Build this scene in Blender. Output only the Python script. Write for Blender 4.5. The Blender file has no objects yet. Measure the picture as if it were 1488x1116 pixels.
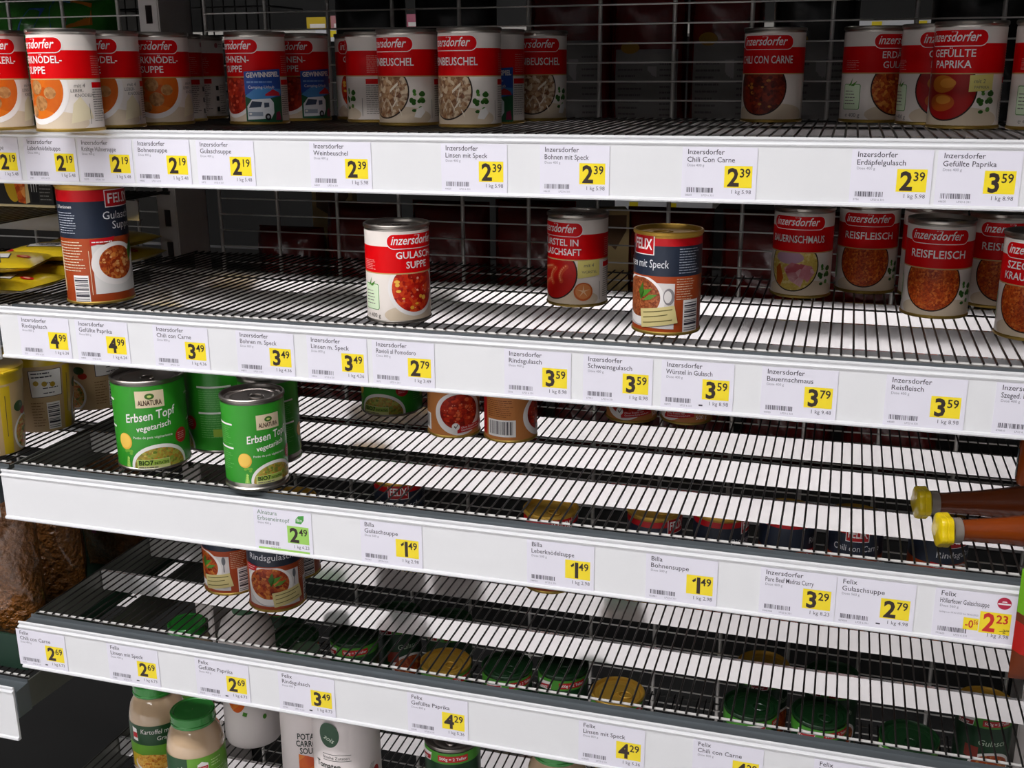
import bpy, math, random
from mathutils import Matrix, Vector

S = bpy.context.scene
COL = S.collection
PI = math.pi
ZO = 1.36                      # height of the top visible shelf above the shop floor
random.seed(7)

# ------------------------------------------------------------------ camera, world, lamps, exposure
cam_d = bpy.data.cameras.new('camera')
cam_d.sensor_width = 36.0
cam_d.sensor_fit = 'HORIZONTAL'
cam_d.lens = 1596.22 / 1488 * 36
cam_d.clip_start = 0.02
cam = bpy.data.objects.new('camera', cam_d)
COL.objects.link(cam)
cam.matrix_world = Matrix(((0.95774406, -0.07394429, 0.27795423, 0.5414785),
                           (0.28755245, 0.2673898, -0.91968271, -1.1142163),
                           (-0.00631684, 0.96074707, 0.27735385, 0.0693298 + ZO),
                           (0, 0, 0, 1)))
S.camera = cam

world = bpy.data.worlds.new('shop_ambient')
S.world = world
world.use_nodes = True
wbg = world.node_tree.nodes['Background']
wbg.inputs[0].default_value = (1.0, 0.98, 0.98, 1)
wbg.inputs[1].default_value = 0.012

S.view_settings.view_transform = 'Standard'
S.view_settings.look = 'None'
S.view_settings.exposure = -0.13
S.view_settings.gamma = 1.0
S.view_settings.use_curve_mapping = False


def lamp_row(name, x, y, z, sx, sy, power, color=(1, 0.99, 1.0), spread=180):
    d = bpy.data.lights.new(name, 'AREA')
    d.shape = 'RECTANGLE'
    d.size, d.size_y = sx, sy
    d.energy = power
    d.color = color
    o = bpy.data.objects.new(name, d)
    COL.objects.link(o)
    o.location = (x, y, z)
    d.spread = math.radians(spread)
    return o


lamp_row('ceiling_lamp_row_aisle', -0.95, -1.15, 3.0, 3.4, 0.22, 88)
lamp_row('ceiling_lamp_row_middle', -1.2, -3.3, 3.1, 4.5, 0.3, 52)
lamp_row('added_floor_light_middle', -1.0, -2.9, 3.1, 5.0, 0.3, 60, spread=75)  # added narrow lamp, brightens the floor mirrored in the shelf beams
lamp_row('ceiling_lamp_row_far', -1.2, -6.2, 3.1, 5.0, 0.3, 75)
lamp_row('added_floor_light_far', -1.4, -5.8, 3.1, 6.0, 0.3, 190, spread=75)  # second added lamp, keeps the distant floor bright for the beam reflections
lamp_row('ceiling_lamp_row_next_aisle', -0.4, 1.9, 3.1, 3.0, 0.2, 5)


# ------------------------------------------------------------------ materials
def lin(h):
    h = h.lstrip('#')
    r = []
    for i in (0, 2, 4):
        c = int(h[i:i + 2], 16) / 255
        r.append(c / 12.92 if c <= 0.04045 else ((c + 0.055) / 1.055) ** 2.4)
    return (*r, 1)


MATS = {}


def pm(name, hexc, rough=0.5, metal=0.0, coat=0.0, noise=0.0, nscale=40, spec=0.5, bump=0.0, bscale=60):
    if name in MATS:
        return MATS[name]
    m = bpy.data.materials.new(name)
    m.use_nodes = True
    nt = m.node_tree
    b = nt.nodes['Principled BSDF']
    col = lin(hexc)
    b.inputs['Base Color'].default_value = col
    b.inputs['Roughness'].default_value = rough
    b.inputs['Metallic'].default_value = metal
    b.inputs['Specular IOR Level'].default_value = spec
    b.inputs['Coat Weight'].default_value = coat
    b.inputs['Coat Roughness'].default_value = 0.08
    if noise > 0 or bump > 0:
        tc = nt.nodes.new('ShaderNodeTexCoord')
        n = nt.nodes.new('ShaderNodeTexNoise')
        n.inputs['Scale'].default_value = nscale
        n.inputs['Detail'].default_value = 4
        nt.links.new(tc.outputs['Object'], n.inputs['Vector'])
        if noise > 0:
            mx = nt.nodes.new('ShaderNodeMix')
            mx.data_type = 'RGBA'
            mx.inputs[6].default_value = tuple(c * (1 - noise) for c in col[:3]) + (1,)
            mx.inputs[7].default_value = tuple(min(1, c * (1 + noise)) for c in col[:3]) + (1,)
            nt.links.new(n.outputs['Fac'], mx.inputs[0])
            nt.links.new(mx.outputs[2], b.inputs['Base Color'])
        if bump > 0:
            n2 = nt.nodes.new('ShaderNodeTexNoise')
            n2.inputs['Scale'].default_value = bscale
            n2.inputs['Detail'].default_value = 3
            nt.links.new(tc.outputs['Object'], n2.inputs['Vector'])
            bp = nt.nodes.new('ShaderNodeBump')
            bp.inputs['Strength'].default_value = bump
            bp.inputs['Distance'].default_value = 0.01
            nt.links.new(n2.outputs['Fac'], bp.inputs['Height'])
            nt.links.new(bp.outputs[0], b.inputs['Normal'])
    MATS[name] = m
    return m


def ink(hexc):
    """printed ink of one colour on glossy paper"""
    return pm('ink_' + hexc.strip('#').lower(), hexc, rough=0.38, spec=0.35)


def food(name, cols, scale=260, rough=0.35):
    """photograph of food printed on a label: cells of several colours"""
    key = 'food_' + name
    if key in MATS:
        return MATS[key]
    m = bpy.data.materials.new(key)
    m.use_nodes = True
    nt = m.node_tree
    b = nt.nodes['Principled BSDF']
    b.inputs['Roughness'].default_value = rough
    b.inputs['Specular IOR Level'].default_value = 0.35
    tc = nt.nodes.new('ShaderNodeTexCoord')
    n = nt.nodes.new('ShaderNodeTexNoise')
    n.inputs['Scale'].default_value = scale * 0.5
    n.inputs['Detail'].default_value = 5
    n.inputs['Distortion'].default_value = 1.2
    v = nt.nodes.new('ShaderNodeTexVoronoi')
    v.inputs['Scale'].default_value = scale
    nt.links.new(tc.outputs['Object'], n.inputs['Vector'])
    nt.links.new(tc.outputs['Object'], v.inputs['Vector'])
    sep = nt.nodes.new('ShaderNodeSeparateColor')
    nt.links.new(v.outputs['Color'], sep.inputs[0])
    ad = nt.nodes.new('ShaderNodeMath')
    ad.operation = 'MULTIPLY_ADD'
    ad.inputs[1].default_value = 0.55
    nt.links.new(sep.outputs[0], ad.inputs[0])
    ml = nt.nodes.new('ShaderNodeMath')
    ml.operation = 'MULTIPLY'
    ml.inputs[1].default_value = 0.62
    nt.links.new(n.outputs['Fac'], ml.inputs[0])
    nt.links.new(ml.outputs[0], ad.inputs[2])
    r = nt.nodes.new('ShaderNodeValToRGB')
    e = r.color_ramp.elements
    while len(e) < len(cols):
        e.new(0.5)
    for i, c in enumerate(cols):
        e[i].position = 0.22 + 0.6 * i / max(1, len(cols) - 1)
        e[i].color = lin(c)
    nt.links.new(ad.outputs[0], r.inputs[0])
    nt.links.new(r.outputs[0], b.inputs['Base Color'])
    MATS[key] = m
    return m


STEEL_WIRE = pm('zinc_wire', '#343230', 0.38, 0.6, noise=0.1, nscale=90)
WIRE_GLINT = pm('zinc_wire_glint', '#e4e0dc', 0.35, 0.3)  # front wire's glint put into a paler base colour than the rack
GRID_WIRE = pm('grid_wire', '#c4c0bc', 0.42, 0.55, noise=0.08, nscale=60)
RAIL = pm('grey_steel_rail', '#6a7074', 0.4, 0.5, noise=0.08, nscale=25)
BEAM = pm('polished_white_steel', '#ece8e8', 0.12, 0.72, coat=0.3, noise=0.03, nscale=15)
STRIP = pm('white_strip_plastic', '#e4e4e6', 0.32, 0, coat=0.2, noise=0.015, nscale=8)
STRIPLIP = pm('white_strip_edge', '#f0f0f1', 0.25, 0, coat=0.3)
CARD = pm('price_card_paper', '#e6e3ee', 0.45)
BLACKSTEEL = pm('dark_bracket_steel', '#6a6b64', 0.5, 0.5, noise=0.1)
POST = pm('grey_painted_post', '#d8d0cc', 0.5, 0.1, noise=0.06, nscale=30)
SILVER = pm('can_tin', '#b9b2aa', 0.28, 1.0, noise=0.05, nscale=50)
LIDGOLD = pm('lid_gold_satin', '#c49a3c', 0.42, 0.45, noise=0.06, nscale=50)
GOLD = pm('can_gold_lacquer', '#b8984a', 0.36, 0.75, noise=0.06, nscale=50)
DARKTIN = pm('can_lid_tin', '#8d8681', 0.32, 1.0, noise=0.05, nscale=60)


# ------------------------------------------------------------------ mesh helpers
class MB:
    """collects shapes with materials and links them as ONE mesh object"""

    def __init__(self):
        self.v, self.f, self.m, self.s, self.mats = [], [], [], [], []

    def mi(self, mat):
        if mat not in self.mats:
            self.mats.append(mat)
        return self.mats.index(mat)

    def add(self, vs, fs, mat, smooth=False):
        b = len(self.v)
        self.v += [tuple(p) for p in vs]
        i = self.mi(mat)
        for f in fs:
            self.f.append([b + k for k in f])
            self.m.append(i)
            self.s.append(smooth)

    def box(self, x0, x1, y0, y1, z0, z1, mat):
        vs = [(x, y, z) for x in (x0, x1) for y in (y0, y1) for z in (z0, z1)]
        self.add(vs, [(0, 1, 3, 2), (4, 6, 7, 5), (0, 4, 5, 1), (2, 3, 7, 6), (0, 2, 6, 4), (1, 5, 7, 3)], mat)

    def prism_x(self, prof, x0, x1, mat, smooth=False):
        """closed profile of (y, z) points extruded along x"""
        n = len(prof)
        vs = [(x0, y, z) for y, z in prof] + [(x1, y, z) for y, z in prof]
        fs = [(i, (i + 1) % n, n + (i + 1) % n, n + i) for i in range(n)]
        self.add(vs, fs, mat, smooth)
        self.add([(x0, y, z) for y, z in prof], [tuple(range(n))], mat)
        self.add([(x1, y, z) for y, z in prof], [tuple(reversed(range(n)))], mat)

    def rod(self, p0, p1, r, mat, seg=8, cap=True):
        p0, p1 = Vector(p0), Vector(p1)
        d = (p1 - p0).normalized()
        a = d.orthogonal().normalized()
        b = d.cross(a)
        vs = []
        for p in (p0, p1):
            for i in range(seg):
                t = 2 * PI * i / seg
                vs.append(p + a * math.cos(t) * r + b * math.sin(t) * r)
        fs = [(i, (i + 1) % seg, seg + (i + 1) % seg, seg + i) for i in range(seg)]
        self.add(vs, fs, mat, True)
        if cap:
            self.add(vs[:seg], [tuple(reversed(range(seg)))], mat)
            self.add(vs[seg:], [tuple(range(seg))], mat)

    def lathe(self, prof, mat, seg=64, smooth=True, M=None):
        vs, fs = [], []
        n = len(prof)
        for r, z in prof:
            for i in range(seg):
                t = 2 * PI * i / seg
                vs.append((r * math.cos(t), r * math.sin(t), z))
        for k in range(n - 1):
            for i in range(seg):
                j = (i + 1) % seg
                fs.append((k * seg + i, k * seg + j, (k + 1) * seg + j, (k + 1) * seg + i))
        if M is not None:
            vs = [M @ Vector(p) for p in vs]
        self.add(vs, fs, mat, smooth)

    def build(self, name, parent=None, loc=(0, 0, 0), rot=(0, 0, 0), autosmooth=True):
        me = bpy.data.meshes.new(name)
        me.from_pydata(self.v, [], self.f)
        for m in self.mats:
            me.materials.append(m)
        me.polygons.foreach_set('material_index', self.m)
        me.polygons.foreach_set('use_smooth', self.s)
        me.update()
        if autosmooth:
            try:
                me.set_sharp_from_angle(angle=math.radians(38))
            except Exception:
                pass
        return link(name, me, parent, loc, rot)


def link(name, data, parent=None, loc=(0, 0, 0), rot=(0, 0, 0)):
    o = bpy.data.objects.new(name, data)
    COL.objects.link(o)
    o.location = loc
    o.rotation_euler = rot
    if parent is not None:
        o.parent = parent
    return o


def tag(o, label, cat, group=None, kind=None):
    o['label'] = label
    o['category'] = cat
    if group:
        o['group'] = group
    if kind:
        o['kind'] = kind
    return o


def thing(name, label, cat, loc=(0, 0, 0), rz=0.0, group=None):
    o = link(name, None, None, (loc[0], loc[1], loc[2]), (0, 0, rz))
    return tag(o, label, cat, group)


def structure(o):
    o['kind'] = 'structure'
    return o


def copy_tree(o, parent=None):
    c = o.copy()
    COL.objects.link(c)
    if parent is not None:
        c.parent = parent
        c.matrix_parent_inverse = o.matrix_parent_inverse
    for ch in [k for k in bpy.data.objects if k.parent == o and k != c]:
        copy_tree(ch, c)
    return c


# ------------------------------------------------------------------ printing: flat art wrapped on a surface
TXT = {}


def text_mesh(s, bold=0.0):
    key = (s, round(bold, 3))
    if key not in TXT:
        cu = bpy.data.curves.new('lettering', 'FONT')
        cu.body = s
        cu.size = 1
        cu.resolution_u = 2
        cu.offset = bold
        o = bpy.data.objects.new('lettering', cu)
        me = bpy.data.meshes.new_from_object(o)
        vs = [(v.co.x, v.co.y) for v in me.vertices]
        fs = [tuple(p.vertices) for p in me.polygons]
        bpy.data.objects.remove(o)
        bpy.data.curves.remove(cu)
        bpy.data.meshes.remove(me)
        TXT[key] = (vs, fs)
    return TXT[key]


class Art:
    """printed shapes in millimetres; place(u, v, layer) gives the point in space"""

    def __init__(self, mb, place, du=2.0):
        self.mb, self.place, self.du = mb, place, du

    def cols(self, u0, u1, lo, hi, mat, layer, n=None):
        n = n or max(1, int(math.ceil((u1 - u0) / self.du)))
        vs, fs = [], []
        for i in range(n + 1):
            u = u0 + (u1 - u0) * i / n
            a, b = lo(u), hi(u)
            if b < a:
                b = a
            vs.append(self.place(u, a, layer))
            vs.append(self.place(u, b, layer))
        for i in range(n):
            fs.append((2 * i, 2 * i + 2, 2 * i + 3, 2 * i + 1))
        self.mb.add(vs, fs, mat, True)

    def rect(self, u0, v0, u1, v1, mat, layer=1):
        self.cols(u0, u1, lambda u: v0, lambda u: v1, mat, layer)

    def ell(self, cu, cv, ru, rv, mat, layer=1, lo=-1e9, hi=1e9, n=None, umin=-1e9, umax=1e9):
        def h(u):
            return rv * math.sqrt(max(0, 1 - ((u - cu) / ru) ** 2))
        n = n or (24 if ru > 6 else 10)
        vs, fs = [], []
        us = [cu - ru * math.cos(PI * i / n) for i in range(n + 1)]
        us = [min(max(u, umin), umax) for u in us]
        for u in us:
            a = min(max(cv - h(u), lo), hi)
            b = min(max(cv + h(u), lo), hi)
            vs.append(self.place(u, a, layer))
            vs.append(self.place(u, b, layer))
        for i in range(n):
            fs.append((2 * i, 2 * i + 2, 2 * i + 3, 2 * i + 1))
        self.mb.add(vs, fs, mat, True)

    def rrect(self, u0, v0, u1, v1, r, mat, layer=1):
        def ins(u):
            d = min(u - u0, u1 - u)
            return r - math.sqrt(max(0, r * r - (r - d) ** 2)) if d < r else 0
        n = 10
        us = [u0 + r * (1 - math.cos(PI / 2 * i / n)) for i in range(n)]
        m = max(1, int((u1 - u0 - 2 * r) / self.du))
        us += [u0 + r + (u1 - u0 - 2 * r) * i / m for i in range(m + 1)]
        us += [u1 - r * (1 - math.cos(PI / 2 * (n - 1 - i) / n)) for i in range(n)]
        vs, fs = [], []
        for u in us:
            vs.append(self.place(u, v0 + ins(u), layer))
            vs.append(self.place(u, v1 - ins(u), layer))
        for i in range(len(us) - 1):
            fs.append((2 * i, 2 * i + 2, 2 * i + 3, 2 * i + 1))
        self.mb.add(vs, fs, mat, True)

    def poly(self, pts, mat, layer=1):
        """convex polygon"""
        u0, u1 = min(p[0] for p in pts), max(p[0] for p in pts)

        def span(u):
            ys = []
            for i in range(len(pts)):
                (a, b), (c, d) = pts[i], pts[(i + 1) % len(pts)]
                if abs(a - c) < 1e-9:
                    if abs(u - a) < 1e-6:
                        ys += [b, d]
                elif min(a, c) - 1e-3 <= u <= max(a, c) + 1e-3:
                    ys.append(b + (d - b) * (u - a) / (c - a))
            return min(ys), max(ys)
        us = sorted({round(p[0], 5) for p in pts} | {round(u0 + (u1 - u0) * i / max(1, int((u1 - u0) / self.du)), 5)
                                                     for i in range(1, max(1, int((u1 - u0) / self.du)))})
        vs, fs = [], []
        for u in us:
            a, b = span(u)
            vs.append(self.place(u, a, layer))
            vs.append(self.place(u, b, layer))
        for i in range(len(us) - 1):
            fs.append((2 * i, 2 * i + 2, 2 * i + 3, 2 * i + 1))
        self.mb.add(vs, fs, mat, True)

    def text(self, s, u, v, cap, mat, layer=3, align='l', maxw=None, bold=0.0, shear=0.0, rot=0.0, sx=1.0, umin=None):
        vs, fs = text_mesh(s, bold)
        if not vs:
            return 0
        k = cap / 0.69
        w0 = max(p[0] for p in vs)
        kx = k * sx
        if maxw and w0 * kx > maxw:
            kx = maxw / w0
        off = {'l': 0, 'c': -w0 * kx / 2, 'r': -w0 * kx}[align]
        c, sn = math.cos(rot), math.sin(rot)
        out = []
        for x, y in vs:
            a = x * kx + off + shear * y * k
            b = y * k
            out.append(self.place(u + a * c - b * sn, v + a * sn + b * c, layer))
        self.mb.add(out, fs, mat, False)
        return w0 * kx

    def lines(self, u0, v0, u1, v1, n, mat, layer=2, seed=1, fill=0.45, rag=0.35):
        """rows of print too small to read"""
        rnd = random.Random(seed)
        h = (v1 - v0) / n
        for i in range(n):
            e = u1 - (u1 - u0) * rag * rnd.random()
            a = u0
            vv = v1 - h * (i + 0.5)
            while a < e - 0.5:
                w = min(e - a, 1.5 + 5 * rnd.random())
                self.rect(a, vv - h * fill / 2, a + w, vv + h * fill / 2, mat, layer)
                a += w + 0.7

    def barcode(self, u0, v0, u1, v1, mat, layer=3, seed=1, n=22):
        rnd = random.Random(seed)
        ws = [rnd.choice((1, 1, 2, 3)) for _ in range(2 * n)]
        k = (u1 - u0) / sum(ws)
        a = u0
        for i, w in enumerate(ws):
            if i % 2 == 0:
                self.rect(a, v0, a + w * k, v1, mat, layer)
            a += w * k

    def ladder(self, u0, v0, u1, v1, mat, layer=3, seed=1, n=18):
        rnd = random.Random(seed)
        ws = [rnd.choice((1, 1, 2, 3)) for _ in range(2 * n)]
        k = (v1 - v0) / sum(ws)
        a = v0
        for i, w in enumerate(ws):
            if i % 2 == 0:
                self.rect(u0, a, u1, a + w * k, mat, layer)
            a += w * k


def on_cylinder(R, eps=0.00012, z0=0.0):
    def place(u, v, layer):
        t = u / (R * 1000)
        r = R + eps * layer
        return (r * math.sin(t), -r * math.cos(t), z0 + v / 1000)
    return place


def on_cone(R0, R1, H, eps=0.00012):
    def place(u, v, layer):
        R = R0 + (R1 - R0) * (v / 1000) / H
        t = u / (R0 * 1000)
        r = R + eps * layer
        return (r * math.sin(t), -r * math.cos(t), v / 1000)
    return place


def on_front(y=0.0, eps=0.00012):
    return lambda u, v, layer: (u / 1000, y - eps * layer, v / 1000)


# ------------------------------------------------------------------ the shop shell
mb = MB()
FLOOR = pm('pale_shop_tiles', '#d6d4d4', 0.18, 0, noise=0.04, nscale=2.0, spec=0.5)
mb.box(-4.5, 4.5, -9.0, 3.3, -0.1, 0.0, FLOOR)
structure(mb.build('floor'))
mb = MB()
mb.box(-4.5, 4.5, 3.2, 3.3, 0.0, 3.4, pm('cream_shop_wall', '#2a2825', 0.7, noise=0.05, nscale=3))
structure(mb.build('wall_back'))
mb = MB()
mb.box(-4.5, 4.5, -9.0, 3.3, 3.4, 3.5, pm('white_shop_ceiling', '#8c8a86', 0.8, noise=0.03, nscale=3))
structure(mb.build('ceiling'))

mb = MB()
mb.box(-4.5, 4.5, -9.1, -9.0, 0.0, 3.4, pm('dim_shop_wall', '#5a5650', 0.7, noise=0.1, nscale=3))
structure(mb.build('wall_front'))

# ------------------------------------------------------------------ shelves
ZS = {1: 0.0, 2: -0.2103, 3: -0.4042, 4: -0.6077, 5: -0.875}     # wire tops, relative to ZO
YS = {1: 0.0, 2: -0.0328, 3: -0.0817, 4: -0.0890, 5: -0.0890}    # front lip
SH = 0.0637                                                       # height of a price strip
XL, XR = -0.430, 0.820
YB = 0.405
YBS = 0.366


def make_shelf(label, x0, x1, yk, z, beams, group, bracket=0.075, wire_step=0.0120, SH=SH):
    t = thing('wire_shelf', label, 'shelf', (x0, yk, z), 0, group)
    L = x1 - x0
    yf = 0.033
    yb = (YB if abs(x0 - XL) < 0.02 else YBS) - yk
    m = MB()
    n = int(round((L - 0.012) / wire_step))
    for i in range(n + 1):
        x = 0.006 + (L - 0.012) * i / n
        m.rod((x, yf - 0.003, 0), (x, yb, 0), 0.00115, STEEL_WIRE, 6)
    for y in [yb - 0.004, (yb + yf) / 2 + 0.028]:
        m.rod((0.004, y, -0.0026), (L - 0.004, y, -0.0026), 0.0013, STEEL_WIRE, 6)
    m.rod((0.004, yf + 0.0015, -0.0024), (L - 0.004, yf + 0.0015, -0.0024), 0.0016, WIRE_GLINT, 8)
    m.build('wire_rack', t)
    for b in beams:
        m = MB()
        y = b - yk
        m.prism_x([(y, -0.0042), (y + 0.005, -0.0042), (y + 0.005, -0.0052), (y + 0.0014, -0.0052),
                   (y + 0.0014, -0.0315), (y + 0.008, -0.0315), (y + 0.008, -0.033), (y, -0.033)], 0.004, L - 0.004, BEAM)
        m.build('cross_beam', t)
    m = MB()
    m.prism_x([(0.0035, -0.0075), (0.0255, -0.0060), (0.0262, -0.0022), (0.0275, -0.0022), (0.0285, -0.0085),
               (0.028, -0.046), (0.0035, -0.046)], 0.0, L, RAIL)
    m.build('front_rail', t)
    m = MB()
    m.prism_x([(0.0032, -SH), (0.0032, 0.0002), (0.0018, 0.0010), (0.0004, 0.0002), (0.0004, -0.0012), (0.0018, -0.0016),
               (0.0018, -0.0042), (-0.0010, -0.0046), (-0.0018, -0.0058), (-0.0012, -0.0072), (0.0, -0.0076),
               (0.0, -SH + 0.0042), (-0.0022, -SH + 0.0036), (-0.0030, -SH + 0.0016), (-0.0022, -SH)], 0.0015, L - 0.0015, STRIP)
    m.build('price_strip', t)
    for x in (0.0, L - 0.0022) if bracket else ():
        m = MB()
        pr = [(0.028, -0.004), (yb - 0.004, -0.004), (yb - 0.004, -bracket), (yb - 0.06, -bracket), (0.028, -0.044)]
        vs = [(x, a, b) for a, b in pr] + [(x + 0.0022, a, b) for a, b in pr]
        k = len(pr)
        m.add(vs, [tuple(range(k)), tuple(range(2 * k - 1, k - 1, -1))] +
              [(i, k + i, k + (i + 1) % k, (i + 1) % k) for i in range(k)], BLACKSTEEL)
        m.build('side_bracket', t)
    return t


GS = 'wire shelves of the middle bay'
BM = {1: (0.115, 0.235, 0.355), 2: (0.036, 0.158, 0.277), 3: (0.086, 0.205, 0.315), 4: (0.075, 0.190, 0.305), 5: (0.070, 0.190, 0.305)}
SL = {1: 'uppermost visible wire shelf with row of cream and red soup cans',
      2: 'second wire shelf from top, half empty with spread-out red cans',
      3: 'third wire shelf from top holding two green cans at its left front',
      4: 'fourth wire shelf from top, almost empty with two dark red cans',
      5: 'lowest wire shelf holding green-lidded jars and white soup cartons'}
for k in ZS:
    make_shelf(SL[k], XL - (0.0145 if k < 3 else 0), XR, YS[k], ZO + ZS[k] + 0.0015, BM[k], GS, 0.06)

# shelf above the picture: its closed deck throws the shade on the top row
t = thing('steel_shelf', 'closed steel shelf above the top row of cans', 'shelf', (XL - 0.6, -0.07, ZO + 0.2165))
m = MB()
m.box(0, 2.2, 0.0065, 0.433, -0.03, 0, RAIL)
m.build('deck', t)
m = MB()
m.box(0, 2.2, 0.427, 0.431, 0.0, 0.75, RAIL)  # unseen sheet added to stop lamp light passing over the deck
m.build('light_block_sheet', t)
m = MB()
m.box(0, 2.2, 0.0, 0.006, -SH, 0.002, STRIP)
m.build('price_strip', t)

# ------------------------------------------------------------------ posts and back grids
def make_post(label, x):
    t = thing('upright_post', label, 'post', (x, 0.370, 0), 0, 'perforated shelf posts')
    m = MB()
    w, d, H = 0.034, 0.085, 2.3
    m.box(w - 0.002, w, 0, d, 0, H, POST)
    m.box(0, 0.002, 0, d, 0, H, POST)
    m.box(0, w, d - 0.002, d, 0, H, POST)
    # front face with a column of slots
    sw0, sw1 = 0.012, 0.023
    m.box(0.002, sw0, -0.001, 0.001, 0, H, POST)
    m.box(sw1, w - 0.002, -0.001, 0.001, 0, H, POST)
    pitch, sl = 0.050, 0.026
    z = 0.02
    while z < H - pitch:
        m.box(sw0, sw1, -0.001, 0.001, z, z + pitch - sl, POST)
        z += pitch
    m.build('slotted_tube', t)
    m = MB()
    m.box(-0.003, w + 0.002, -0.004, d + 0.004, 0, 0.012, BLACKSTEEL)
    m.build('foot_plate', t)
    return t


make_post('grey slotted upright post between left and middle shelf bays', -0.4805)
make_post('grey slotted upright post at right end of middle bay', 0.827)


def make_grid(label, x0, x1, xs, zlow=-1.2):
    t = thing('back_grid', label, 'grid', (0, 0.425, ZO), 0, 'wire back grids')
    m = MB()
    for x in xs:
        m.rod((x, 0, zlow), (x, 0, 0.60), 0.0030, GRID_WIRE, 10)
    m.build('upright_rods', t)
    m = MB()
    z = zlow + 0.024
    while z < 0.58:
        m.rod((x0, -0.0032, z), (x1, -0.0032, z), 0.0012, GRID_WIRE, 6)
        z += 0.025
    m.build('cross_wires', t)
    return t


make_grid('wire back grid of the middle bay behind the soup cans', -0.404, 0.816, [-0.404 + 0.1015 * i for i in range(13)])
make_grid('wire back grid behind left bay, left of slotted post', -1.10, -0.488, [-0.5558 - 0.1015 * i for i in range(6)], -0.70)

# ------------------------------------------------------------------ price cards
INKD = ink('#3a3540')
INKM = ink('#56525e')
INKL = ink('#8a8794')
YEL = pm('price_yellow', '#f5dc1c', 0.45)
GRN = pm('price_green', '#9ccf5c', 0.45)
NUM = pm('price_black', '#2a1a14', 0.5)
REDN = pm('price_red', '#c8201c', 0.5)


def price_card(k, x, brand, name, dose, euro, cent, perkg, code, label, kind='y', code2='LP23 6 331', dash=False):
    m = MB()
    W0, W1 = -5.0, 68.2
    m.box(W0 / 1000, W1 / 1000, -0.0004, 0.0, 0.0052, 0.0558, CARD)
    a = Art(m, on_front(-0.0004, 0.00008), 200)
    c1 = ink('#6f8a78') if kind == 'g' else INKD
    a.text(brand, 0, 48.8, 5.0, c1, 1, maxw=46, bold=0.004)
    a.text(name, -0.3, 41.4, 5.0, c1, 1, maxw=47 if kind != 'r' else 44, bold=0.004)
    a.text(dose, 0, 37.0, 2.5, INKL, 1, maxw=19)
    a.barcode(0.2, 11.5, 26.6, 16.3, INKM, 1, seed=sum(map(ord, name)) % 97, n=24)
    a.text(code, -1.2, 7.8, 1.9, INKL, 1)
    a.text(code2, 27, 7.8, 1.9, INKL, 1, align='r')
    if kind == 'r':
        a.rect(22.5, 16, 36, 28.5, YEL, 1)
        a.text('-0', 24.0, 18.2, 8.0, REDN, 2, bold=0.012, maxw=7.5)
        a.text('56', 31.6, 22.2, 4.4, REDN, 2, maxw=4.0, bold=0.012)
        a.rect(36.6, 14.8, 64, 37, YEL, 1)
        a.text('2', 39.6, 17.2, 18.0, REDN, 2, maxw=11, bold=0.03)
        a.text('23', 51.0, 26.4, 8.4, REDN, 2, maxw=10.5, bold=0.02)
        a.text('2', 57.6, 16.6, 4.0, NUM, 2)
        a.text('79', 60.2, 18.2, 2.2, NUM, 2, maxw=3.0)
        a.poly([(54.8, 18.0), (63.5, 19.6), (63.5, 20.0), (54.8, 18.4)], NUM, 3)
        a.text('Gültig von 03.02.2023 bis 28.02.2023', 0, 31.0, 1.7, INKL, 1, maxw=35)
        R1 = pm('sticker_crimson', '#b4173f', 0.45)
        a.ell(56.5, 47.5, 6.2, 6.2, R1, 1)
        a.poly([(51, 46.0), (62.2, 46.0), (62.2, 47.6), (51, 47.6)], ink('#f0e6ea'), 2)
        a.poly([(54, 48.6), (59.2, 48.6), (58, 49.8), (55.2, 49.8)], ink('#f0e6ea'), 2)
    else:
        a.rect(37, 16.8, 64, 38, GRN if kind == 'g' else YEL, 1)
        a.text(euro, 40.0 if euro != '1' else 43.6, 18.6, 16.8, NUM, 2, maxw=11.5, bold=0.03, sx=0.95)
        if euro == '1':
            a.poly([(42.9, 32.0), (43.9, 30.0), (46.6, 31.9), (46.6, 35.2)], NUM, 3)
        a.text(cent, 51.6, 27.2, 8.2, NUM, 2, maxw=10.6, bold=0.014)
    a.text('1 kg ' + perkg, 63.6, 11.0, 3.8, INKM, 1, align='r', maxw=20)
    if dash:
        a.rect(34, 9.4, 38, 11.0, INKD, 1)
    if kind == 'g':
        a.rect(-1.0, 5.6, 64, 8.0, GRN, 1)
        LG = pm('leaf_badge_green', '#3f9a3a', 0.45)
        a.poly([(48, 42), (55, 41.5), (58.5, 46), (59, 52), (52, 51), (48.5, 47)], LG, 1)
        a.text('Bio', 49.5, 44.2, 3.8, ink('#f2f6ec'), 2, maxw=7)
    o = m.build('price_card', None, (x, YS[k] - 0.0003, ZO + ZS[k] - SH), autosmooth=False)
    return tag(o, label, 'price tag', 'price cards in the shelf strips')


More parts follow.
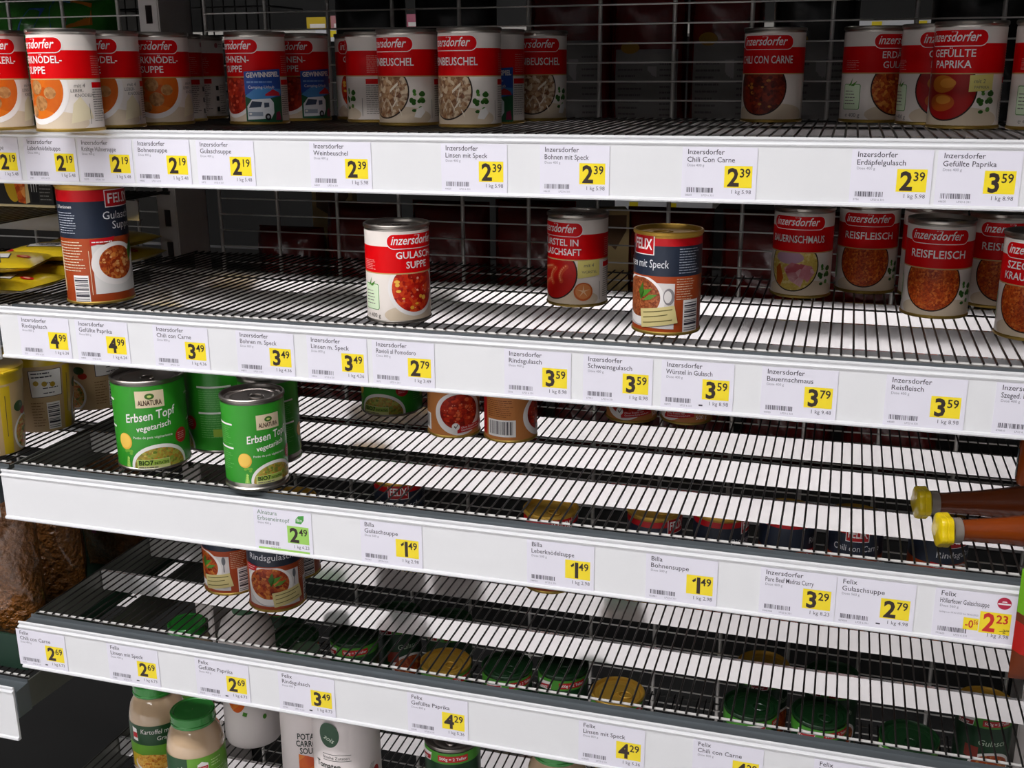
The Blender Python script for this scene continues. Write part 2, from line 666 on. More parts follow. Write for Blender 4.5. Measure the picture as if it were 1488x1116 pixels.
IZ = 'Inzersdorfer'
D4 = 'Dose 400 g'
SN = {1: 'top', 2: 'second', 3: 'third', 4: 'fourth'}
CARDS = [
    (1, -0.4780, IZ, 'Grießnockerlsuppe', D4, '2', '19', '5.48', '3471', 'y', 'price card cut off at far left end of the top strip'),
    (1, -0.3969, IZ, 'Leberknödelsuppe', D4, '2', '19', '5.48', '3481', 'y', 'white price card for Leberknödelsuppe at 2.19 in the top strip'),
    (1, -0.3206, IZ, 'Kräftige Hühnersuppe', D4, '2', '19', '5.48', '22370', 'y', 'white price card for Hühnersuppe at 2.19 in the top strip'),
    (1, -0.2443, IZ, 'Bohnensuppe', D4, '2', '19', '5.48', '44862', 'y', 'white price card for Bohnensuppe at 2.19 in the top strip'),
    (1, -0.1625, IZ, 'Gulaschsuppe', D4, '2', '19', '5.48', '4473', 'y', 'white price card for Gulaschsuppe at 2.19 in the top strip'),
    (1, -0.0207, IZ, 'Weinbeuschel', D4, '2', '39', '5.98', '44007', 'y', 'white price card for Weinbeuschel at 2.39'),
    (1, 0.1330, IZ, 'Linsen mit Speck', D4, '2', '39', '5.98', '44620', 'y', 'white price card for Linsen mit Speck at 2.39 in the top strip'),
    (1, 0.2416, IZ, 'Bohnen mit Speck', D4, '2', '39', '5.98', '44610', 'y', 'white price card for Bohnen mit Speck at 2.39'),
    (1, 0.3885, IZ, 'Chili Con Carne', D4, '2', '39', '5.98', '28602', 'y', 'white price card for Chili Con Carne at 2.39 in the top strip'),
    (1, 0.5498, IZ, 'Erdäpfelgulasch', D4, '2', '39', '5.98', '2756', 'y', 'white price card for Erdäpfelgulasch at 2.39'),
    (1, 0.6267, IZ, 'Gefüllte Paprika', D4, '3', '59', '8.98', '44620', 'y', 'white price card for Gefüllte Paprika at 3.59 in the top strip'),
    (2, -0.4100, IZ, 'Rindsgulasch', 'Dose 800 g', '4', '99', '6.24', '2231', 'y', 'price card reading 4.99 cut off at left end of the second strip'),
    (2, -0.3279, IZ, 'Gefüllte Paprika', 'Dose 800 g', '4', '99', '6.24', '44802', 'y', 'white price card for Gefüllte Paprika at 4.99 below the tall can'),
    (2, -0.2203, IZ, 'Chili con Carne', 'Dose 800 g', '3', '49', '4.36', '44808', 'y', 'white price card for Chili con Carne at 3.49'),
    (2, -0.1104, IZ, 'Bohnen m. Speck', 'Dose 800 g', '3', '49', '4.36', '44815', 'y', 'white price card for Bohnen m. Speck at 3.49'),
    (2, -0.0208, IZ, 'Linsen m. Speck', 'Dose 800 g', '3', '49', '4.36', '44816', 'y', 'white price card for Linsen m. Speck at 3.49'),
    (2, 0.0587, IZ, 'Ravioli al Pomodoro', 'Dose 800 g', '2', '79', '3.49', '4472', 'y', 'white price card for Ravioli al Pomodoro at 2.79'),
    (2, 0.2114, IZ, 'Rindsgulasch', D4, '3', '59', '8.98', '2556', 'y', 'white price card for Rindsgulasch at 3.59'),
    (2, 0.2976, IZ, 'Schweinsgulasch', D4, '3', '59', '8.98', '67951', 'y', 'white price card for Schweinsgulasch at 3.59'),
    (2, 0.3797, IZ, 'Würstel in Gulasch', D4, '3', '59', '8.98', '44972', 'y', 'white price card for Würstel in Gulasch at 3.59'),
    (2, 0.4801, IZ, 'Bauernschmaus', D4, '3', '79', '9.48', '44955', 'y', 'white price card for Bauernschmaus at 3.79'),
    (2, 0.5978, IZ, 'Reisfleisch', D4, '3', '59', '8.98', '44080', 'y', 'white price card for Reisfleisch at 3.59'),
    (2, 0.6960, IZ, 'Szeged. Krautfleisch', D4, '3', '59', '8.98', '499810', 'y', 'price card for Szeged. Krautfleisch cut off at the right edge'),
    (3, -0.0758, 'Alnatura', 'Erbseneintopf', D4, '2', '49', '6.23', '', 'g', 'price card with green price field reading 2.49 and leaf badge'),
    (3, 0.0573, 'Billa', 'Gulaschsuppe', 'Dose 500 g', '1', '49', '2.98', '703981', 'y', 'white price card for Gulaschsuppe at 1.49 in the third strip'),
    (3, 0.2500, 'Billa', 'Leberknödelsuppe', 'Dose 500 g', '1', '49', '2.98', '744921', 'y', 'white price card for Leberknödelsuppe at 1.49 in the third strip'),
    (3, 0.3778, 'Billa', 'Bohnensuppe', 'Dose 500 g', '1', '49', '2.98', '703881', 'y', 'white price card for Bohnensuppe at 1.49 in the third strip'),
    (3, 0.4933, IZ, 'Pure Beef Madras Curry', D4, '3', '29', '8.23', '3445904', 'y', 'white price card for Pure Beef Madras Curry at 3.29'),
    (3, 0.5670, 'Felix', 'Gulaschsuppe', 'Dose 560 g', '2', '79', '4.98', '429004', 'y', 'white price card for Gulaschsuppe at 2.79 in the third strip'),
    (3, 0.6574, 'Felix', 'Höllerfeuer Gulaschsuppe', 'Dose 560 g', '2', '23', '3.98', '775625', 'r', 'offer price card with red 2.23 and round crimson badge'),
    (4, -0.4278, 'Felix', 'Chili con Carne', D4, '2', '69', '6.73', '62739', 'y', 'white price card for Chili con Carne at 2.69, leftmost in the fourth strip'),
    (4, -0.2925, 'Felix', 'Linsen mit Speck', D4, '2', '69', '6.73', '22888', 'y', 'white price card for Linsen mit Speck at 2.69'),
    (4, -0.1677, 'Felix', 'Gefüllte Paprika', D4, '2', '69', '6.73', '95370', 'y', 'white price card for Gefüllte Paprika at 2.69'),
    (4, -0.0554, 'Felix', 'Rindsgulasch', D4, '3', '49', '8.73', '62700', 'y', 'white price card for Rindsgulasch at 3.49 in the fourth strip'),
    (4, 0.1091, 'Felix', 'Gefüllte Paprika', 'Dose 800 g', '4', '29', '5.36', '62285', 'y', 'white price card for Gefüllte Paprika at 4.29'),
    (4, 0.3103, 'Felix', 'Linsen mit Speck', 'Dose 800 g', '4', '29', '5.36', '628402', 'y', 'white price card for Linsen mit Speck at 4.29'),
    (4, 0.4350, 'Felix', 'Chili con Carne', 'Dose 800 g', '4', '29', '5.36', '62911', 'y', 'price card for Chili con Carne cut off by the bottom edge'),
    (4, 0.5591, 'Felix', 'Bohnen mit Speck', 'Dose 800 g', '4', '29', '5.36', '62912', 'y', 'price card at bottom edge, rightmost in the fourth strip'),
]
for (k, x, br, nm, ds, eu, ce, kg, cd, kind, lab) in CARDS:
    price_card(k, x, br, nm, ds, eu, ce, kg, cd, lab, kind, dash=(br == 'Felix' and k == 4 and x < 0) or nm == 'Würstel in Gulasch' or eu + ce == '279' and k == 3)


# ------------------------------------------------------------------ cans
def can_shell(t, R, h, rim, lid, paper_v=(3, None), tab=True, top=None):
    """tin body, lid with rings and pull tab; returns the MB/Art for the paper label"""
    m = MB()
    m.lathe([(0.0005, 0.0025), (R - 0.0045, 0.0025), (R - 0.0035, 0.0), (R - 0.0008, 0.0), (R, 0.0008), (R, 0.0026), (R - 0.0014, 0.0040),
             (R - 0.0016, 0.006), (R - 0.0016, 0.02)], rim, 64)
    m.lathe([(R - 0.0016, 0.02), (R - 0.0016, h - 0.0065), (R - 0.0012, h - 0.0048), (R, h - 0.0036), (R, h - 0.0010), (R - 0.0008, h),
             (R - 0.0022, h), (R - 0.0030, h - 0.0010), (R - 0.0033, h - 0.0052)], top or lid, 64)
    m.build('tin_body', t)
    m = MB()
    q = R - 0.0033
    m.lathe([(q, h - 0.0050), (q - 0.002, h - 0.0058), (q - 0.004, h - 0.0044), (q - 0.0065, h - 0.0046), (q - 0.0085, h - 0.0056),
             (q - 0.0105, h - 0.0046), (q - 0.013, h - 0.0050), (q - 0.020, h - 0.0050), (0.0003, h - 0.0048)], lid, 56)
    lo = m.build('lid', t)
    if tab:
        m = MB()
        ring, n = [], 20
        for i in range(n):
            a = 2 * PI * i / n
            ring.append((0.0075 * math.cos(a) * (1.0 + 0.15 * math.sin(a)), -0.012 + 0.0095 * math.sin(a)))
        for i in range(n):
            p, r_ = ring[i], ring[(i + 1) % n]
            m.rod((p[0], p[1], h - 0.0034), (r_[0], r_[1], h - 0.0034), 0.0011, lid, 6, False)
        m.box(-0.004, 0.004, -0.004, 0.003, h - 0.0042, h - 0.0030, lid)
        m.lathe([(0.0022, h - 0.0031), (0.0018, h - 0.0024), (0.0002, h - 0.0024)], lid, 12)
        m.build('pull_tab', lo)
    m = MB()
    rl = R - 0.0011
    v0, v1 = paper_v[0], paper_v[1] or (h * 1000 - 6.5)
    return m, Art(m, on_cylinder(rl), 2.0), rl, v0, v1


def base_wrap(m, rl, bands, seg=72):
    """full-turn bands of colour: list of (v0, v1, material)"""
    for v0, v1, mat in bands:
        m.lathe([(rl, v0 / 1000), (rl, v1 / 1000)], mat, seg)


CREAM = pm('label_cream', '#ece2da', 0.36, noise=0.02, nscale=30, spec=0.4)
CREAM2 = pm('label_beige', '#d9c6ad', 0.36, noise=0.04, nscale=25, spec=0.4)
RED = pm('label_red', '#dc0008', 0.4, spec=0.2)
REDB = pm('label_badge_red', '#c4101c', 0.34, spec=0.4)
WHITE = ink('#f4efec')
GOLDL = ink('#c9a56a')
PALE = ink('#ddeecb')
GREEN = ink('#3f8f2c')
LEAF = ink('#4c8a2a')
GREY = ink('#6d6660')
NOTE = pm('label_note_paper', '#d9c98a', 0.5, noise=0.05, nscale=60)
NOTEY = pm('label_note_yellow', '#e0d27a', 0.5, noise=0.04, nscale=60)
RINGW = ink('#efe9e6')
RINGD = ink('#2b1c16')


def scatter(a, cu, cv, ru, rv, n, mats, r0, r1, layer, seed, lo=-1e9, hi=1e9, asp=0.8):
    rnd = random.Random(seed)
    for i in range(n):
        q, w = 2 * PI * rnd.random(), math.sqrt(rnd.random()) * 0.86
        r = r0 + (r1 - r0) * rnd.random()
        u, v = cu + ru * w * math.cos(q), cv + rv * w * math.sin(q)
        if v + r * asp > hi or v - r * asp < lo:
            continue
        a.ell(u, v, r, r * asp * (0.7 + 0.5 * rnd.random()), mats[i % len(mats)], layer + 0.2 * (i % 3), n=8)


F_RED = food('red_stew', ['#7a0c06', '#a81208', '#c41c0c', '#d84818'], 230)
F_BEAN = food('bean_stew', ['#5e0a05', '#9c1a0c', '#c23418', '#7e1008'], 150)
F_CHILI = food('chili', ['#2e0a06', '#5c140a', '#8a2a12', '#4a1008'], 170)
F_REIS = food('rice_meat', ['#7c1c06', '#b03c0c', '#cf5a18', '#8c2408', '#d8702a'], 420)
F_REISD = food('rice_meat_dark', ['#5c1608', '#80260e', '#9c3a18'], 420)
F_BROTH = food('broth', ['#c8540c', '#dc741c', '#b84408'], 40)
F_RAGOUT = food('ragout', ['#5c3420', '#8c5c3a', '#c09a74', '#74482c', '#d8c0a0'], 190)
F_PAPRIKA = food('paprika', ['#8c0c0c', '#b01414', '#a01010'], 40)
F_KRAUT = food('sauerkraut', ['#c8a440', '#e0c460', '#d4b450', '#ecd890'], 300)
F_SAUCE = food('tomato_sauce', ['#a00c0a', '#c0160e', '#b41210'], 30)
F_LENS = food('lentils', ['#5a2412', '#8c4424', '#b4683c', '#6c2c14', '#a0502a'], 480)
F_GUL = food('goulash', ['#6e1a08', '#a0380f', '#bf5a20', '#8a2408', '#d08038'], 240)
F_PEA = food('pea_stew', ['#8a7430', '#b09a3c', '#a4b048', '#c08430', '#748430'], 330)


def wrap_inz(t, names, dish, R=0.0375, h=0.110, rim=None, lid=None, seed=1):
    """cream can with red band, script logo pill, dish name and bowl of food"""
    m, a, rl, v0, v1 = can_shell(t, R, h, rim or GOLD, lid or DARKTIN, top=SILVER)
    base_wrap(m, rl, [(v0, 56, CREAM), (56, 57.3, GOLDL), (57.3, 87, RED), (87, v1, CREAM)])
    cx, cy = {'broth': (0, 45), 'gravy': (0, 40)}.get(dish, (-3, 40))
    rr = {'broth': 37}.get(dish, 32)
    # lower background of a table in beige
    a.ell(8, 10, 48, 13, CREAM2, 1, lo=v0, hi=56)
    ringm = RINGW if dish in ('broth', 'gulsup', 'bean') else RINGD
    a.ell(cx, cy, rr, rr, ringm, 2, hi=56)
    ri = rr - (6 if dish == 'broth' else 4.5 if ringm is RINGW else 1.6)
    fm = {'broth': F_BROTH, 'gulsup': F_RED, 'bean': F_BEAN, 'ragout': F_RAGOUT, 'chili': F_CHILI, 'reis': F_REIS, 'reisd': F_REISD,
          'paprika': F_PAPRIKA, 'bauern': F_KRAUT, 'wurst': F_SAUCE, 'erd': F_GUL, 'szeg': F_REIS}[dish]
    a.ell(cx, cy, ri, ri, fm, 3, hi=56)
    if dish == 'broth':
        for (u, v, r) in [(-20, 40, 9), (-2, 48, 8.5), (3, 31, 9), (-10, 22, 7), (16, 42, 7)]:
            a.ell(u, v, r, r * 0.92, food('dumpling', ['#8c5a30', '#b07a48', '#c4925c'], 260), 4, hi=55.5)
        a.poly([(36, 9), (62, 14), (60, 22), (48, 38), (40, 30)], ink('#e4d6b4'), 2)
        a.text('mit 4', 42, 47.5, 4.2, GREY, 3, shear=0.1)
        a.text('LEBER-', 38, 42.5, 3.4, GREY, 3, shear=0.1)
        a.text('KNÖDELN', 42, 37.5, 3.4, GREY, 3, shear=0.1)
    if dish == 'gulsup':
        scatter(a, cx, cy, ri, ri, 10, [ink('#e8a030'), ink('#f0b848')], 1.8, 3.4, 4, 3, hi=55)
        scatter(a, cx, cy, ri, ri, 26, [ink('#d86a50'), ink('#e8a890'), ink('#b01008')], 0.7, 1.6, 4, 5, hi=55)
    if dish == 'bean':
        scatter(a, cx, cy, ri, ri, 60, [ink('#c03a24'), ink('#a02414'), ink('#d85a40')], 1.6, 2.6, 4, 8, hi=55)
    if dish == 'ragout':
        rnd = random.Random(4)
        for i in range(16):
            u, v = cx + rnd.uniform(-22, 22), cy + rnd.uniform(-22, 12)
            q = rnd.uniform(0, PI)
            L, w = 7, 1.6
            du, dv = L * math.cos(q), L * math.sin(q)
            a.poly([(u - du, v - dv - w), (u + du, v + dv - w), (u + du, v + dv + w), (u - du, v - dv + w)],
                   ink(rnd.choice(['#d8c4a8', '#b08c68', '#e8dcc8', '#94683f'])), 4 + i % 4)
    if dish == 'chili':
        scatter(a, cx, cy, ri, ri, 40, [ink('#8a3014'), ink('#5c1008'), ink('#b0702c'), ink('#701810')], 1.6, 2.8, 4, 8, hi=55)
    if dish == 'paprika':
        a.ell(-8, 46, 14, 9, ink('#c06a1c'), 4, hi=55.8)
        a.ell(-2, 47, 9, 5, ink('#d48a34'), 5, hi=55.8)
        a.ell(-8, 27, 15, 9, ink('#c0581a'), 4)
        a.ell(-6, 30, 9, 4.5, ink('#dc8c34'), 5)
        a.poly([(20, 38), (45, 40), (45, 56), (20, 55)], NOTEY, 6)
        a.text('mit 2', 24, 47, 4, GREY, 7, shear=0.1)
        a.text('PAPRIKA', 25, 41.5, 2.8, GREY, 7)
    if dish == 'wurst':
        for (u, v, q) in [(-14, 46, 0.2), (-6, 37, 1.3), (8, 40, 1.2), (-16, 28, 0.6)]:
            for j in range(9):
                s = (j - 4) * 2.3
                a.ell(u + s * math.cos(q) + 0.05 * s * s * math.sin(q), v + s * math.sin(q), 3.0, 3.0, ink('#c84424'), 4 + 0.1 * j, hi=55.5, n=10)
                a.ell(u + s * math.cos(q) + 0.05 * s * s * math.sin(q) - 0.6, v + s * math.sin(q) + 0.8, 1.1, 1.1, ink('#e0855c'), 5.2 + 0.1 * j, hi=55.5, n=8)
        a.poly([(29, 35), (57, 38), (57, 57), (29, 56)], NOTEY, 6)
        a.text('mit 4', 36, 48.5, 4.2, GREY, 7, shear=0.1)
        a.text('WÜRSTEL', 34, 41, 3.0, GREY, 7)
        a.ell(36, 19, 11.5, 11, ink('#c8602c'), 5)
        a.ell(36, 19.5, 9.5, 9, ink('#dd8a50'), 6)
        for j in range(5):
            q = PI / 2 + j * 2 * PI / 5
            a.poly([(36 + 8.4 * math.cos(q), 19.5 + 8 * math.sin(q)), (36 + 1.0 * math.cos(q + 1.5), 19.5 + 1.0 * math.sin(q + 1.5)),
                    (36 + 1.0 * math.cos(q - 1.5), 19.5 + 1.0 * math.sin(q - 1.5))], ink('#f0c8a0'), 7)
    if dish == 'bauern':
        a.ell(-8, 50, 18, 8, ink('#c49ab0'), 4, hi=55.8)
        PK = food('smoked_pork', ['#d8707c', '#e89aa4', '#f0c0c4', '#c85a64'], 90)
        a.poly([(-14, 36), (-4, 44), (6, 42), (12, 26), (8, 14), (-6, 22)], PK, 5)
        a.poly([(6, 43), (20, 40), (24, 32), (16, 20), (10, 26)], PK, 6)
        a.poly([(-26, 36), (-20, 42), (-14, 24), (-18, 14), (-24, 18)], ink('#c85a14'), 5)
    # herbs to the right of the bowl
    if dish in ('paprika', 'reis', 'reisd', 'ragout', 'bauern', 'szeg', 'gulsup'):
        rnd = random.Random(seed + 3)
        for i in range(12):
            u, v = 36 + rnd.uniform(-5, 9), 28 + rnd.uniform(-13, 13)
            a.ell(u, v, 2.0 + 2.2 * rnd.random(), 1.6 + 1.6 * rnd.random(), ink(rnd.choice(['#2f5c1c', '#3f7826', '#5c8c3a'])), 2 + 0.3 * (i % 4) - (0 if u > 34 else 1), n=8)
    if dish == 'ragout':
        a.poly([(34, 10), (42, 9), (48, 16), (44, 22), (37, 19)], ink('#f0ece8'), 3)
    # logo pill
    a.rrect(-35, 84, 35, 101.2, 8.4, WHITE, 2)
    a.rrect(-34.2, 84.8, 34.2, 100.4, 7.7, RED, 3)
    a.text('inzersdorfer', -30.5, 89.2, 9.6, WHITE, 4, maxw=56, shear=0.26, bold=0.012, sx=1.0)
    a.text('SEIT 1873', 0, 98.3, 1.1, WHITE, 4, align='c')
    # dish name
    if len(names) == 1:
        a.text(names[0], 0, 68.6, 8.6, WHITE, 4, align='c', maxw=70, bold=0.012, sx=0.95)
    else:
        a.text(names[0], 0, 73.6, 7.6, WHITE, 4, align='c', maxw=66, bold=0.012, sx=0.95)
        a.text(names[1], 0, 62.4, 7.6, WHITE, 4, align='c', maxw=66, bold=0.012, sx=0.95)
    # left side: green tick box, weight, small white print on the red
    a.rrect(-71, 15, -46.5, 44.5, 2.5, GREEN, 1)
    a.rrect(-70.3, 15.7, -47.2, 43.8, 2.0, PALE, 2)
    a.poly([(-63, 42), (-60, 46), (-57, 52), (-59, 43)], LEAF, 3)
    a.poly([(-60, 42), (-56, 45), (-51, 48), (-55, 42)], LEAF, 3)
    a.lines(-68, 20, -49, 38, 5, GREY, 3, seed + 1, 0.25)
    a.text('℮ 400 g', -66, 6.5, 4.6, GREY, 3)
    a.lines(-70, 60, -50, 72, 6, ink('#f0c0b8'), 2, seed + 2, 0.22)
    # right side: table with red head and rows of print
    a.rect(64, 47, 88, 53, RED, 2)
    a.lines(64, 10, 88, 46, 14, GREY, 2, seed + 4, 0.28)
    a.lines(66, 60, 88, 82, 9, ink('#f0a8a0'), 2, seed + 5, 0.2)
    a.rect(58, 8, 58.6, 30, GREY, 2)
    # back: recycling hints and bar code
    for j in range(3):
        a.rect(94, 38 - 14 * j, 99, 44 - 14 * j, ink('#3a3430'), 2)
        a.lines(101, 34 - 14 * j, 114, 46 - 14 * j, 4, GREY, 2, seed + 7 + j, 0.25)
    a.ell(100, 97, 3.2, 3.2, ink('#c06a70'), 2)
    a.lines(105, 94, 116, 100, 2, GREY, 2, seed, 0.2)
    m.build('paper_label', t)
    return a, m, rl


def wrap_contest(t, seed=1):
    """bean soup can with a blue motor-home sticker"""
    a, m, rl = wrap_inz(t, ['BOHNEN-', 'SUPPE'], 'bean', seed=seed)
    m = MB()
    a = Art(m, on_cylinder(rl, z0=0.0), 2.0)
    BL = pm('sticker_blue', '#1c4ca4', 0.35)
    a.poly([(16, 4), (62, 2), (62, 66), (16, 63)], BL, 8)
    a.poly([(16, 4), (62, 2), (62, 34), (40, 30), (16, 36)], ink('#1f5a3a'), 9)
    a.poly([(16, 34), (30, 27), (62, 36), (62, 42), (30, 44)], ink('#4a8ac8'), 9.5)
    a.text('GEWINNSPIEL', 39, 56.5, 5.6, WHITE, 10, align='c', maxw=41, bold=0.035, rot=0.03)
    a.lines(19, 48, 52, 53, 1, ink('#7a9cd0'), 10, 3, 0.4)
    a.text('Camping-Urlaub', 20, 43, 3.4, WHITE, 10, maxw=32)
    a.poly([(40, 36), (50, 42), (58, 38), (60, 34), (40, 34)], ink('#c02030'), 10)
    # the motor home
    a.poly([(18, 6), (46, 7), (50, 14), (50, 26), (46, 31), (24, 30), (18, 22)], ink('#e6e8ec'), 11)
    a.poly([(20, 20), (34, 21), (36, 27), (24, 28)], ink('#39445a'), 12)
    a.poly([(38, 20), (44, 21), (44, 26), (38, 26)], ink('#4a5468'), 12)
    a.poly([(19, 10), (36, 10), (36, 15), (19, 15)], ink('#9aa4b4'), 12)
    a.ell(42, 9, 3.6, 4.2, ink('#1c1c20'), 13)
    a.ell(42, 9, 1.6, 1.9, ink('#b0b4ba'), 14)
    a.ell(21.5, 13, 1.8, 1.2, WHITE, 13)
    a.poly([(52, 5), (60, 5), (58, 16), (53, 14)], ink('#8a2a4a'), 11)
    m.build('promotion_sticker', t)


def wrap_felix(t, lines2, dish, R=0.0375, h=0.110, rim=None, tall=False, lid=None, badge=True, note=True, seed=2):
    m, a, rl, v0, v1 = can_shell(t, R, h, rim or GOLD, lid or LIDGOLD)
    k = (h * 1000) / 110.0
    RD = pm('label_deep_red', '#b80a14', 0.34, spec=0.4)
    BLU = pm('label_night_blue', '#232b3b', 0.34, spec=0.4, noise=0.05, nscale=30)
    ORG = pm('label_rust', '#a8441a', 0.36, spec=0.4, noise=0.18, nscale=45)
    bl, bh = (81, 125) if tall else (63.5, 95.5)
    base_wrap(m, rl, [(v0, bl, ORG), (bl, bh, BLU), (bh, v1, RD)])
    if tall:
        cx, cy, rb = -14, 49, 27
        a.poly([(-43, 13), (22, 13), (24, 68), (-43, 74)], ink('#e2dedb'), 1)
        a.ell(cx, cy, rb + 4, rb * 0.98, RINGW, 2)
        a.ell(cx + 1, cy + 1, rb - 4, rb * 0.76, F_GUL, 3)
        scatter(a, cx + 1, cy + 1, rb - 5, rb * 0.7, 34, [ink('#c8783c'), ink('#e0a068'), ink('#8a2c0c'), ink('#d89a5c')], 1.4, 3.0, 4, 6)
        a.poly([(6, 48), (14, 60), (12, 72), (4, 62)], LEAF, 5)
        a.poly([(8, 52), (18, 66), (14, 78), (6, 66)], ink('#33601c'), 6)
        a.poly([(-44, 72), (-16, 77), (-14, 82), (-44, 79)], REDB, 5)
        a.lines(-42, 74.5, -16, 78, 1, WHITE, 6, 3, 0.35)
        a.rect(-70, 2, -50, 36, WHITE, 2)
        a.ladder(-69, 4, -51, 34, INKD, 3, 4, 12)
        a.lines(-90, 40, -52, 78, 11, ink('#e8d8b8'), 2, 7, 0.3)
        a.rect(-92, 15, -88, 70, ink('#d8c8a0'), 2)
        a.text('3 Portionen', -88, 117, 4, WHITE, 3, maxw=26)
        a.lines(-88, 86, -58, 113, 9, ink('#b8bcc8'), 2, 9, 0.28)
        a.rect(-47, 12, -46.4, 66, ink('#e8d8b8'), 2)
        a.rect(-22, 117, 24, 138, WHITE, 2)
        a.rect(-21, 118, 23, 137, RD, 3)
        a.text('FELIX', 1, 122, 11.5, WHITE, 4, align='c', maxw=40, bold=0.015)
        a.text(lines2[0], -27, 103, 9.2, ink('#e4e4e8'), 4, maxw=54, shear=0.05)
        a.text(lines2[1], -16, 91, 9.2, ink('#e4e4e8'), 4, maxw=46, shear=0.05)
    else:
        a.poly([(-36, 9), (38, 7), (38, 56), (-36, 58)], ink('#ddd6d3'), 1)
        cx, cy, rb = -4, 37, 28
        fm = {'lens': F_LENS, 'gul': F_GUL}[dish]
        a.ell(cx, cy, rb + 4, rb * 0.98, RINGW, 2, lo=v0 + 1, hi=62)
        a.ell(cx, cy - 2, rb + 3, rb * 0.97, ink('#b9b4b4'), 1.5, lo=v0 + 1)
        a.ell(cx, cy + 3, rb - 1, rb * 0.78, fm, 3, hi=61)
        if dish == 'gul':
            scatter(a, cx, cy + 3, rb - 3, rb * 0.7, 30, [ink('#8a2a10'), ink('#6a1a08'), ink('#b85a28'), ink('#d07a3a')], 1.6, 3.6, 4, 6)
        a.poly([(-2, 38), (6, 42), (14, 50), (4, 48)], LEAF, 5)
        a.poly([(0, 36), (4, 46), (2, 56), (-4, 46)], ink('#3c6a22'), 5)
        a.poly([(2, 36), (12, 38), (20, 44), (10, 43)], ink('#5a8a34'), 5)
        if dish == 'lens':
            a.ell(32, 42, 6, 9, ink('#8a8486'), 3)
            a.ell(31, 42, 4, 6.5, ink('#e4dedb'), 4)
        else:
            a.ell(31, 50, 2.6, 6, ink('#6a6a70'), 3)
            a.rect(30.4, 34, 31.6, 46, ink('#6a6a70'), 3)
        if badge:
            a.poly([(-36, 56), (-20, 57), (-18, 64), (-36, 66)], REDB, 6)
            a.lines(-35, 58, -20, 64, 2, WHITE, 7, 3, 0.25)
        if note:
            a.poly([(2, 7), (42, 14), (38, 33), (0, 27)], NOTE, 8)
            for j in range(3):
                v = 12.0 + 5.6 * j
                a.poly([(4, v), (36 - 5 * (j % 2), v + 5.0), (36 - 5 * (j % 2), v + 6.0), (4, v + 1.0)], ink('#6a6030'), 9)
        a.lines(40, 38, 62, 62, 9, ink('#d8b89a'), 2, 7, 0.3)
        a.rect(48, 2.5, 69, 38, WHITE, 2)
        a.ladder(49.5, 5, 67.5, 36, INKD, 3, 4, 12)
        a.lines(42, 66, 70, 94, 10, ink('#a8acb8'), 2, 9, 0.28)
        a.rect(-15, 85.5, 15, 108, WHITE, 2)
        a.rect(-14, 86.5, 14, 107, RD, 3)
        a.text('FELIX', 0, 91.5, 11.0, WHITE, 4, align='c', maxw=25, bold=0.02)
        a.text(lines2[0], 0, 72.5, 8.4, ink('#e4e4e8'), 4, align='c', maxw=62, shear=0.05)
    m.build('paper_label', t)


